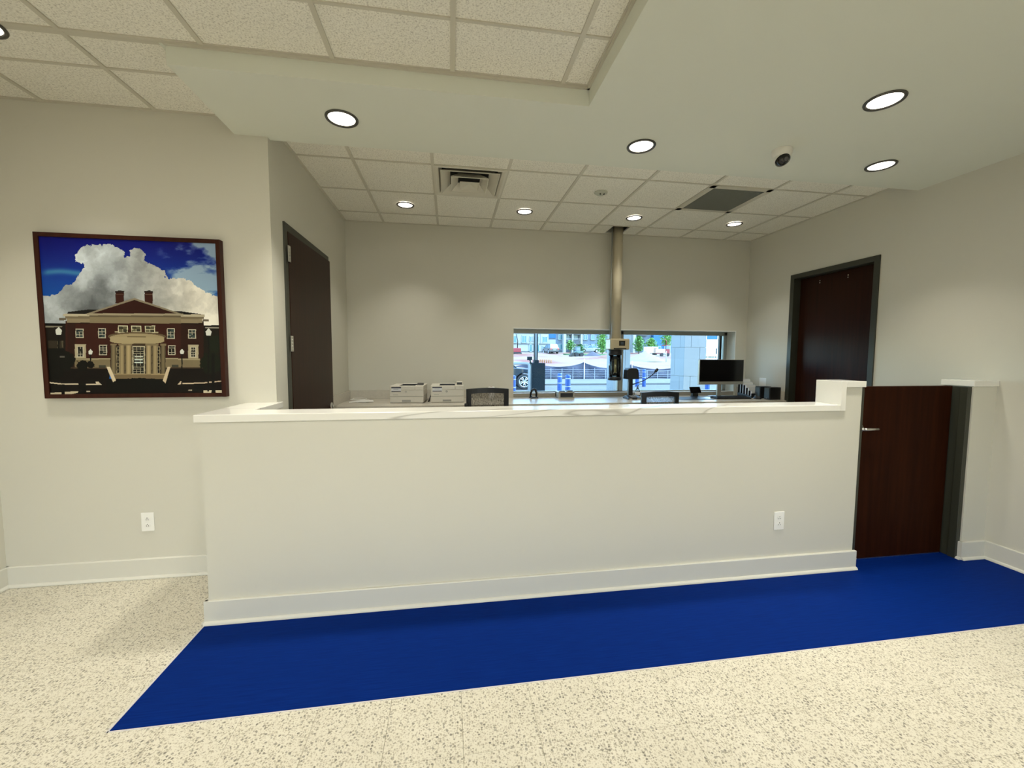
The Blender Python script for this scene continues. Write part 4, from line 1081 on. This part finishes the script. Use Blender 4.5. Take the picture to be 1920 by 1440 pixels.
bollard(11.57, 17, .80, 'blue bollard seen under the computer monitor')

# drive-up kiosk with its tubes
ki = thing('drive_up_kiosk', 'dark drive-up kiosk cabinet with tubes rising to the canopy', 'kiosk', (2.63, 12.0, ZG + .0005))
KD = mat('kiosk_dark', (.005, .011, .015), .7, spec=.2)
MB().box(-.205, .205, 0, .36, .0, 1.42).build('kiosk_cabinet', KD, ki, bevel=.012)
MB().box(-.17, .17, -.006, 0, .06, .98).box(-.17, .17, -.006, 0, 1.0, 1.38).build('kiosk_door', KD, ki, bevel=.002)
MB().box(-.12, .02, .05, .25, 1.42, 1.51).build('tube_base', KD, ki, bevel=.006)
MB().cyl((-.055, .15, 1.50), (-.055, .15, 5.34), .036, n=16).build('tube', REFL, ki)
for dx in (-.105, -.005): MB().cyl((dx, .15, 1.50), (dx, .15, 5.34), .013, n=10).build('conduit', DARKMETAL, ki)
MB().tube([(-.20, .1, 1.40), (-.235, .08, 1.46), (-.25, .08, 1.52)], .022, 8).build('sign_arm', KD, ki)
MB().box(-.335, -.185, .06, .10, 1.505, 1.61).build('sign_box', KD, ki, bevel=.006)
gd = thing('guard_rail', 'white hoop guard rail beside the dark kiosk in front of the car', 'guard rail', (2.15, 11.0, ZG + .0005))
MB().tube([(0, 0, 0), (0, 0, 1.36), (-.012, 0, 1.40), (-.05, 0, 1.425), (-.12, 0, 1.43), (-.9, 0, 1.43), (-.97, 0, 1.425), (-1.005, 0, 1.40), (-1.02, 0, 1.36), (-1.02, 0, 0)], .036, 12).build('rail_hoop', REFL, gd)
MB().cyl((-1.02, 0, .62), (0, 0, .62), .03, n=12).build('lower_rail', REFL, gd)

# vehicles
CARGLASS = mat('car_glass', (.10, .16, .20), .08)
TYRE = mat('tyre', (.02, .02, .022), .8)
ALLOY = mat('alloy', (.62, .64, .66), .25, .8)
LAMPR = mat('tail_lamp', (.4, .02, .02), .3)
def vehicle(name, label, loc, rotz, paint, L=4.9, Wd=1.9, h=1.8, wr=.38, kind='suv'):
    """x forward, origin on the ground below the middle"""
    t = thing(name, label, 'car', loc, rotz)
    hw = Wd / 2; f = L / 2
    fa, ra = f * .62, -f * .60
    low, belt = .30, h * .58
    hood = belt - .03
    def arch(xc, n=8):
        return [(xc - (wr + .07) * math.cos(PI * k / n), wr * .95 + (wr + .07) * math.sin(PI * k / n)) for k in range(n + 1)]
    pts = [(-f, low + .1), (-f + .05, low)] + arch(ra) + arch(fa) + [(f - .1, low), (f, low + .15), (f - .02, hood - .18), (f - .15, hood - .03), (f * .46, hood + .05), (-f + .08, belt + .02), (-f, belt - .1)]
    MB().prism(pts, 1, -hw, hw).build('body', paint, t, bevel=.05, seg=2)
    if kind == 'suv':
        cab = [(f * .47, belt), (f * .12, h - .06), (-f * .1, h), (-f * .75, h - .03), (-f * .95, belt)]
    else:
        cab = [(f * .38, belt), (f * .05, h - .04), (-f * .2, h), (-f * .45, h - .03), (-f * .85, belt)]
    cb = MB(); n = len(cab)
    vs = [(x, -hw + (.06 if z < belt + .05 else .2), z) for x, z in cab] + [(x, hw - (.06 if z < belt + .05 else .2), z) for x, z in cab]
    cb.add(vs, [list(range(n))[::-1], list(range(n, 2 * n))] + [(i, (i + 1) % n, n + (i + 1) % n, n + i) for i in range(n)])
    cbo = cb.build('cabin', CARGLASS, t)
    rf = MB(); zc = h - .09
    rp_ = [p for p in cab if p[1] > belt + .05]
    rf.add([(x, s_ * (hw - .19), z + .012) for s_ in (-1, 1) for x, z in rp_] + [(x, s_ * (hw - .175), z - .05) for s_ in (-1, 1) for x, z in rp_],
           [(0, 1, 1 + len(rp_), len(rp_))] + [(i, i + 1, len(rp_) + i + 1, len(rp_) + i) for i in range(1, len(rp_) - 1)] + [(i, i + 1, 2 * len(rp_) + i + 1, 2 * len(rp_) + i) for i in range(len(rp_) - 1)] + [(len(rp_) + i, len(rp_) + i + 1, 3 * len(rp_) + i + 1, 3 * len(rp_) + i) for i in range(len(rp_) - 1)])
    rf.build('roof', paint, t)
    for s_ in (-1, 1):
        p_ = MB()
        for (xa, za), (xb, zb_) in ((cab[0], cab[1]), ((-f * .22, belt), (-f * .22, h - .03)), (cab[-1], cab[-2])):
            p_.tube([(xa, s_ * (hw - .055), za), (xb, s_ * (hw - .19), zb_)], .035, 6)
        p_.build('window_pillars', paint, cbo)
        MB().box(f * .30, f * .34 + .06, s_ * hw, s_ * (hw + .18), belt + .03, belt + .19).build('mirror', paint, t, bevel=.03)
        MB().box(f - .12, f + .01, s_ * (hw - .08), s_ * (hw - .5), hood - .30, hood - .16).build('head_lamp', REFL, t, bevel=.02)
        MB().box(-f - .01, -f + .1, s_ * (hw - .05), s_ * (hw - .38), belt - .28, belt - .08).build('tail_lamp', LAMPR, t, bevel=.02)
        for xc in (fa, ra):
            w = MB().lathe([(wr * .70, -.11), (wr * .95, -.11), (wr, -.07), (wr, .07), (wr * .95, .11), (wr * .70, .11)], n=32, axis=1, close=True, c=(xc, s_ * (hw - .10), wr)).build('tyre', TYRE, t)
            a_ = MB().lathe([(wr * .71, .09 * s_), (wr * .64, .10 * s_), (wr * .62, .03 * s_), (.0, .03 * s_)], n=32, axis=1, c=(xc, s_ * (hw - .10), wr))
            a_.build('rim_barrel', BLACK2, w)
            sp_ = MB()
            for k in range(10):
                a = 2 * PI * k / 10 + (.1 if k % 2 else -.1)
                sp_.cyl((xc + .03 * math.cos(a), s_ * (hw - .03), wr + .03 * math.sin(a)), (xc + wr * .66 * math.cos(a), s_ * (hw - .015), wr + wr * .66 * math.sin(a)), .022, .028, 6)
            sp_.lathe([(wr * .70, .088 * s_), (wr * .70, .105 * s_), (wr * .62, .105 * s_), (wr * .62, .088 * s_)], n=32, axis=1, close=True, c=(xc, s_ * (hw - .10), wr))
            sp_.cyl((xc, s_ * (hw - .04), wr), (xc, s_ * (hw - .005), wr), .065, n=16)
            sp_.build('rim_spokes', ALLOY, w)
    MB().box(f - .03, f + .02, -hw + .5, hw - .5, low + .12, hood - .2).build('grille', BLACK2, t, bevel=.01)
    MB().box(-f - .015, -f + .02, -.26, .26, low + .3, low + .42).build('licence_plate', REFL, t)
    MB().box(-f - .06, -f + .05, -hw + .05, hw - .05, low + .02, low + .2).build('rear_bumper', BLACK2, t, bevel=.02)
    return t
NAVYCAR = mat('car_paint_dark', (.012, .022, .032), .12, coat=1)
vehicle('car', 'dark car with silver spoked wheel in the lane behind the kiosk', (3.58 - 1.519, 20.45, ZG), 0, NAVYCAR)
vehicle('car', 'grey sport utility car parked tail first by the distant building', (18.05, 72.4, terr(70) - .02), PI / 2 + .08, mat('car_paint_grey', (0.038, 0.046, 0.061), .2, coat=.6), L=4.6, Wd=1.75, h=1.75)
vehicle('car', 'small white car parked left of the leafy tree', (25.2, 72.2, terr(72) + .1), PI, mat('car_paint_white', (0.288, 0.300, 0.300), .25, coat=.5), L=4.0, Wd=1.7, h=1.4, wr=.31, kind='sedan')

# silt fence with posts and wire
BLKF = mat('silt_fabric', (.042, .047, .075), .8, vary=.25, vscale=3)
WIRE = mat('fence_wire', (.26, .28, .32), .5)
sfn = thing('silt_fence', 'sagging black silt fence with wire mesh along the dirt lot', 'fence', (0, 28, 0))
posts = [(1.9, 1.08), (5.6, 1.10), (9.43, 1.08), (13.0, .92), (17.2, .92), (21, .95)]
fm = MB(); vs = []; fs = []
def ftop(x):
    for (x0, z0), (x1, z1) in zip(posts, posts[1:]):
        if x0 <= x <= x1:
            u_ = (x - x0) / (x1 - x0); return z0 + (z1 - z0) * u_ - .36 * math.sqrt(max(0, math.sin(PI * u_)))**1.3
    return .9
N_ = 150
for i in range(N_ + 1):
    x = 1.9 + (21 - 1.9) * i / N_; zt = ftop(x)
    for k in range(7):
        vs.append((x, .05 * math.sin(x * 3 + k) + .02 * math.sin(9 * x), ZG - .02 + (zt - ZG + .02) * k / 6))
fs = [(i * 7 + k, (i + 1) * 7 + k, (i + 1) * 7 + k + 1, i * 7 + k + 1) for i in range(N_) for k in range(6)]
fm.add(vs + [(x, y + .01, z) for x, y, z in vs], fs + [tuple(q + len(vs) for q in f) for f in fs], smooth=True)
fm.build('fence_fabric', BLKF, sfn)
wm_ = MB()
x = 2.2
while x < 20.8:
    zt = ftop(x) - .14
    wm_.box(x - .018, x + .018, -.09, -.075, ZG, zt); x += .80
for k in range(5):
    zz = .02 + k * .13
    prev = None; pts = []
    for i in range(61):
        x = 1.9 + 19.1 * i / 60
        pts.append((x, -.085, min(zz, ftop(x) - .13)))
    wm_.tube(pts, .013, 4)
wm_.build('wire_mesh', WIRE, sfn, kind='stuff')
for (x, z) in posts: MB().box(x - .025, x + .025, -.12, -.07, ZG - .1, z + .22).build('fence_post', STEEL, sfn)

# orange coiled pipe
oc = thing('orange_pipe_coil', 'coil of orange corrugated pipe lying in the dirt lot', 'pipe', (10.75, 45.4, terr(45)), 0)
ORG = mat('orange_plastic', (0.288, 0.127, 0.035), .5)
for k in range(6):
    MB().lathe([(.20 + .045 * math.cos(a), .045 * math.sin(a)) for a in [j * PI / 4 for j in range(8)]], n=20, axis=0, close=True, c=(-.62 + k * .25, 0, .235)).build('coil_loop', ORG, oc).rotation_euler = (0, 0, -.35)

# trees and bushes
LEAFS = [mat('leaf_green', (.075, .20, .03), .6, vary=.3, vscale=4), mat('leaf_bright', (.125, .27, .045), .6, vary=.3, vscale=4), mat('leaf_dark', (.035, .12, .03), .6, vary=.3, vscale=4)]
BARK = mat('bark', (.12, .085, .06), .9)
def tree(loc, h, w, label, lm, group='trees before the apartments', n=900, trunk=.28, name='leafy_tree'):
    t = thing(name, label, 'tree', loc, random.uniform(0, 6), group)
    tk = MB().tube([(0, 0, -.1), (.03, 0, h * .3), (0, .04, h * .6), (.02, 0, h * .9)], [.09, .075, .05, .015], 8)
    for k in range(6):
        a = k * 1.1; z = h * (.3 + .09 * k)
        tk.tube([(0, 0, z), (w * .22 * math.cos(a), w * .22 * math.sin(a), z + h * .10), (w * .38 * math.cos(a), w * .38 * math.sin(a), z + h * .16)], [.035, .02, .008], 6)
    tk.build('trunk', BARK, t)
    lf_ = MB()
    for k in range(n):
        u_ = random.random() ** .9; z = h * (trunk + (1 - trunk) * u_)
        rad = w / 2 * (math.sin(PI * min(1, .12 + .85 * u_)) ** .7) * (.70 + .42 * math.sin(u_ * 17 + (k % 5) * 1.3))
        rr = rad * math.sqrt(random.random()); a = random.uniform(0, 2 * PI)
        c = Vector((rr * math.cos(a), rr * math.sin(a), z))
        q = Euler((random.uniform(-1, 1), random.uniform(-1, 1), random.uniform(0, 6))).to_matrix(); s_ = random.uniform(.11, .21)
        vs = [c + q @ Vector(p) for p in ((-s_, 0, 0), (0, -s_ * .55, .02), (s_, 0, 0), (0, s_ * .55, .02))]
        lf_.add(vs, [(0, 1, 2, 3)])
    lf_.build('foliage', lm, t, kind='stuff')
tree((26.15, 68, terr(68)), 4.0, 2.3, 'tall bright green tree at the right end of the left window', LEAFS[1], n=1500, trunk=.08)
tree((34.8, 72, terr(72)), 3.2, 2.3, 'green tree right of the tube column, leftmost of the right window', LEAFS[0], n=1300, trunk=.12)
tree((37.2, 72, terr(72)), 2.9, 2.4, 'yellowish green tree in front of the bright blue wall section', LEAFS[1], n=1300, trunk=.12)
tree((41.4, 74, terr(74)), 4.6, 2.6, 'green tree rising above the red truck next to the wide column', LEAFS[1], n=1300, trunk=.3)
tree((21.0, 70, terr(70) - .05), 2.4, 1.8, 'small pale tree right of the grey parked car', LEAFS[0], n=500, trunk=.3)
tree((22.6, 69, terr(69) - .05), 1.7, 1.7, 'low dark shrub in front of the grey apartments', LEAFS[2], n=500, trunk=.1, name='shrub', group=None)
MB().add([(18.9, 63.6, terr(63.6) + .13), (26.5, 63.6, terr(63.6) + .13), (26.5, 67, terr(67) + .13), (18.9, 67, terr(67) + .13), (18.9, 63.6, terr(63.6) - .1), (26.5, 63.6, terr(63.6) - .1), (26.5, 67, terr(67) - .1), (18.9, 67, terr(67) - .1)], [(0, 1, 2, 3), (4, 5, 6, 7), (0, 1, 5, 4), (1, 2, 6, 5), (2, 3, 7, 6), (3, 0, 4, 7)]).build('grass_verge', mat('grass', (0.046, 0.100, 0.027), .9, vary=.4, vscale=3), kind='stuff', label='green grass strip in front of the apartments', cat='grass')

# heaps of gravel and soil
def heap(name, loc, rx, ry, h, m_, label, cat):
    mb = MB(); vs = []; n, k_ = 28, 9
    for k in range(k_):
        u_ = k / (k_ - 1)
        for i in range(n):
            a = 2 * PI * i / n; w = 1 + random.uniform(-.05, .05)
            vs.append((rx * (1 - u_) * math.cos(a) * w, ry * (1 - u_) * math.sin(a) * w, h * (u_ ** 1.06) - (.1 if k == 0 else 0)))
    fs = [(k * n + i, k * n + (i + 1) % n, (k + 1) * n + (i + 1) % n, (k + 1) * n + i) for k in range(k_ - 1) for i in range(n)]
    mb.add(vs, fs, smooth=True)
    tag(mb.build(name, m_, loc=loc), label, cat)
GRAVEL = mat('gravel', (.20, .19, .172), .95, vary=.12, vscale=5)
heap('gravel_heap', (25.3, 50.5, terr(50)), 2.6, 2.2, 1.28, GRAVEL, 'pale cone of gravel in the dirt lot beyond the silt fence', 'gravel heap')
heap('soil_heap', (22.3, 62, terr(62)), 1.4, 1.2, .75, mat('dark_soil', (0.062, 0.062, 0.081), .95, vary=.2, vscale=4), 'dark mound of soil left of the leafy tree', 'soil heap')
heap('soil_heap', (23.4, 57.5, terr(57)), 2.6, 1.4, .62, SOIL, 'low mound of red clay below the white parked car', 'soil heap')
# teal wheel loader
TEAL = mat('loader_teal', (0.077, 0.146, 0.127), .4)
ld = thing('wheel_loader', 'small pale green wheel loader in the dirt lot, bucket to the left', 'loader', (19.4, 60.5, terr(60)), PI)
MB().box(-.7, .35, -.4, .4, .45, .85).build('loader_body', TEAL, ld, bevel=.06)
MB().box(-.25, .32, -.36, .36, .85, 1.45).build('loader_cab', CARGLASS, ld, bevel=.05)
MB().box(-.28, .36, -.4, .4, 1.45, 1.52).build('cab_roof', TEAL, ld, bevel=.02)
MB().prism([(.75, .05), (1.25, .0), (1.32, .12), (.95, .62), (.75, .55)], 1, -.55, .55).build('bucket', DARKMETAL, ld, bevel=.02)
for s_ in (-.32, .32): MB().tube([(.2, s_, .75), (.6, s_, .7), (.85, s_, .35)], .05, 6).build('lift_arm', TEAL, ld)
for x in (-.45, .30):
    for s_ in (-.42, .42): MB().cyl((x, s_ - .11, .30), (x, s_ + .11, .30), .30, n=18).build('tyre', TYRE, ld)
# container and red truck on the right
cn = thing('storage_container', 'white storage box with a brown door beside the trees', 'container', (34.45, 66, terr(66) + .35))
MB().box(-.95, 1.0, 0, 1.5, 0, 1.08).build('container_box', WHITEP, cn, bevel=.02)
MB().box(.12, .72, -.012, 0, .05, .9).build('container_door', mat('door_brown', (.26, .17, .13), .7), cn)
for x in (-.7, .75): MB().box(x - .1, x + .1, .1, 1.4, -.4, 0).build('skid', DARKMETAL, cn)
REDP = mat('red_paint', (0.211, 0.012, 0.019), .4)
rt = thing('red_truck', 'red and white work truck next to the wide canopy column', 'truck', (34.6, 62, terr(62) - .02))
MB().box(.05, .75, 0, 1.6, .30, 1.25).build('truck_cab', REDP, rt, bevel=.08)
MB().box(.10, .70, -.01, .5, 1.15, 1.75).build('cab_window', CARGLASS, rt, bevel=.05)
MB().box(.06, .74, 0, 1.5, 1.72, 1.85).build('cab_roof', REDP, rt, bevel=.03)
MB().box(-.95, .02, .1, 1.5, .55, 1.20).build('truck_box', WHITEP, rt, bevel=.03)
MB().box(-.97, .03, .09, 1.51, .42, .56).build('truck_bed', REDP, rt, bevel=.02)
for x in (-.65, .40): MB().cyl((x, -.02, .27), (x, .22, .27), .27, n=18).build('tyre', TYRE, rt)
MB().tube([(.5, .8, 1.85), (.55, .8, 2.5), (.1, .8, 2.9)], .05, 8).build('boom', REDP, rt)
ex = thing('red_excavator', 'small red machine with a dark mast above the dark car roof', 'excavator', (10.8, 66, terr(66)))
MB().box(-.7, .75, 0, 1, .35, 1.05).build('machine_body', REDP, ex, bevel=.08)
MB().box(-.85, .85, -.1, 1.1, 0, .36).build('crawler_track', DARKMETAL, ex, bevel=.12)
MB().tube([(.2, .5, 1.0), (.25, .5, 2.2), (.0, .5, 3.3)], .08, 8).build('mast', DARKMETAL, ex)
# light pole near the gravel
lp = thing('site_pole', 'thin grey pole standing by the gravel cone', 'pole', (26.6, 47.5, terr(47.5)))
MB().cyl((0, 0, -.1), (0, 0, 1.35), .045, n=10).build('pole_shaft', GREYP, lp)
MB().ball((-.22, 0, 1.05), .17, 12, 8).build('pole_drum', GREYP, lp)

# ---- apartment buildings behind the lot
def apartment(name, label, x0, x1, y, wall_m, nf=4, fh=3.05, wins=(), bal=(), cols=(), panels=(), base_m=None):
    t = thing(name, label, 'building', (0, y, terr(y) - .2))
    h = nf * fh + .8
    MB().box(x0, x1, 0, 9, 0, h).build('wall', wall_m, t)
    if base_m is not None: MB().box(x0 + .02, x1 - .02, -.08, 0, 0, .5).build('plinth', base_m, t)
    MB().box(x0 + .02, x1 - .02, -.25, 9.2, h, h + .25).build('roof', GREYP, t)
    for (xa, xb, za, zb_, m_) in panels: MB().box(xa, xb, -.14, 0, za, zb_).build('facade_panel', m_, t)
    for (xa, xb, za, zb_, nx) in wins:
        f_ = MB(); fw2 = .09
        f_.box(xa, xb, -.20, -.02, za, za + fw2).box(xa, xb, -.20, -.02, zb_ - fw2, zb_).box(xa, xa + fw2, -.20, -.02, za, zb_).box(xb - fw2, xb, -.20, -.02, za, zb_)
        for k in range(1, nx):
            xm = xa + (xb - xa) * k / nx; f_.box(xm - .04, xm + .04, -.19, -.03, za, zb_)
        fo = f_.build('window', WINFR, t)
        MB().box(xa + .05, xb - .05, -.16, -.145, za + .05, zb_ - .05).build('pane', TEALG, fo)
    for (xa, xb, za) in bal:
        b_ = MB().box(xa, xb, -1.2, 0, za - .15, za).build('balcony', CURB, t)
        r_ = MB().box(xa, xb, -1.2, -1.15, za + 1.0, za + 1.06)
        k = xa
        while k < xb: r_.box(k, k + .03, -1.19, -1.16, za, za + 1.0); k += .22
        r_.build('railing', GREYP, b_, kind='stuff')
    for (xa, xb, m_) in cols: MB().box(xa, xb, -1.35, -.02, 0, h).build('pilaster', m_, t)
    return t
WINFR = mat('window_frame_white', (0.300, 0.308, 0.308), .5)
TEALG = mat('pane_teal', (.03, .13, .15), .08)
WHT = mat('facade_white', (0.308, 0.308, 0.296), .8)
BLG = mat('facade_blue_grey', (0.115, 0.146, 0.180), .8)
BLU = mat('facade_blue', (0.007, 0.092, 0.223), .6)
yb = 85
apartment('apartment_building', 'white apartment building with teal windows behind the dark car', 4, 20.72, yb, WHT, nf=4,
    wins=[(14.9, 16.0, 2.2, 3.75, 2), (16.6, 17.1, 2.5, 3.6, 1), (17.4, 18.6, 2.5, 3.6, 3), (16.55, 17.2, .35, 2.0, 1), (17.55, 18.7, .35, 2.0, 2), (19.3, 20.5, 2.35, 3.6, 2), (19.3, 20.5, .35, 1.55, 2),
          (12.5, 13.9, 2.2, 3.7, 2), (15.0, 16.0, 5.4, 6.9, 2), (17.4, 18.6, 5.4, 6.9, 2), (19.3, 20.5, 5.4, 6.9, 2)] + [(13.3 + k * .55, 13.7 + k * .55, 4.55, 4.85, 1) for k in range(10)],
    panels=[(4, 20.7, 1.95, 2.12, CURB), (4, 20.7, 4.2, 4.34, CURB), (19.0, 20.7, 2.12, 4.1, WHT)], base_m=CURB)
wl = []
for fl_ in range(4):
    z0 = .9 + fl_ * 2.05
    for xa in (22.9, 24.55, 26.3, 28.5, 30.2, 32.0, 34.4, 36.2, 38.2):
        wl.append((xa, xa + 1.0, z0, z0 + 1.2, 2))
apartment('apartment_building', 'blue grey apartment building with white pilasters and balconies', 20.80, 44.15, yb + .6, BLG, nf=4, wins=wl,
    panels=[(20.8, 22.4, 3.3, 4.9, BLU), (20.8, 22.4, 1.8, 3.0, WHT), (31.3, 33.6, .3, 1.7, WHT), (38.8, 40.6, 3.2, 7, WHT), (36.0, 37.2, .3, 7, WHT)],
    bal=[(24.4, 27.6, 2.15), (24.4, 27.6, 4.2), (40.8, 43, 4.2)], cols=[(23.8, 24.35, WHT), (25.7, 25.95, WHT), (27.6, 28.0, WHT), (39.4, 39.9, WHT)], base_m=CURB)
apartment('apartment_building', 'bright blue building section beyond the yellowish tree', 44.25, 54, yb - .4, BLU, nf=4,
    wins=[(49, 50.2, 3, 4.5, 2), (45.2, 46.0, .6, 1.8, 1)], panels=[(46.8, 48.3, 0, 3.4, WHT)], base_m=CURB)
# white sign board to the right of the wide column
sg = thing('sign_board', 'white notice board with grey printed columns beyond the wide column', 'sign', (20.6, 30, .0))
MB().box(-.55, .62, 0, .08, 1.05, 2.82).build('board', WHITEP, sg, bevel=.01)
gl_ = MB()
for i in range(3):
    for j in range(9): gl_.box(-.33 + i * .23, -.33 + i * .23 + .17, -.004, 0, 1.72 + j * .105, 1.72 + j * .105 + .07)
gl_.build('printed_lines', mat('print_grey', (.42, .38, .40), .8), sg, kind='stuff')
for x in (-.46, .48): MB().box(x - .03, x + .03, -.05, 0, 1.70, 2.15).build('board_handle', DARKMETAL, sg)
gl2 = MB()
for k, (a, w) in enumerate(((-.40, .10), (-.26, .08), (-.16, .22), (.08, .12), (.22, .10), (.36, .14))): gl2.box(a, a + w, -.004, 0, 1.40, 1.50)
gl2.build('printed_caption', DARKMETAL, sg, kind='stuff')
for x in (-.45, .50): MB().box(x - .04, x + .04, .02, .07, -.2, 1.06).build('board_post', STEEL, sg)
MB().box(-.3, .62, .085, .12, 2.85, 3.4).build('blue_header', BLU, sg)
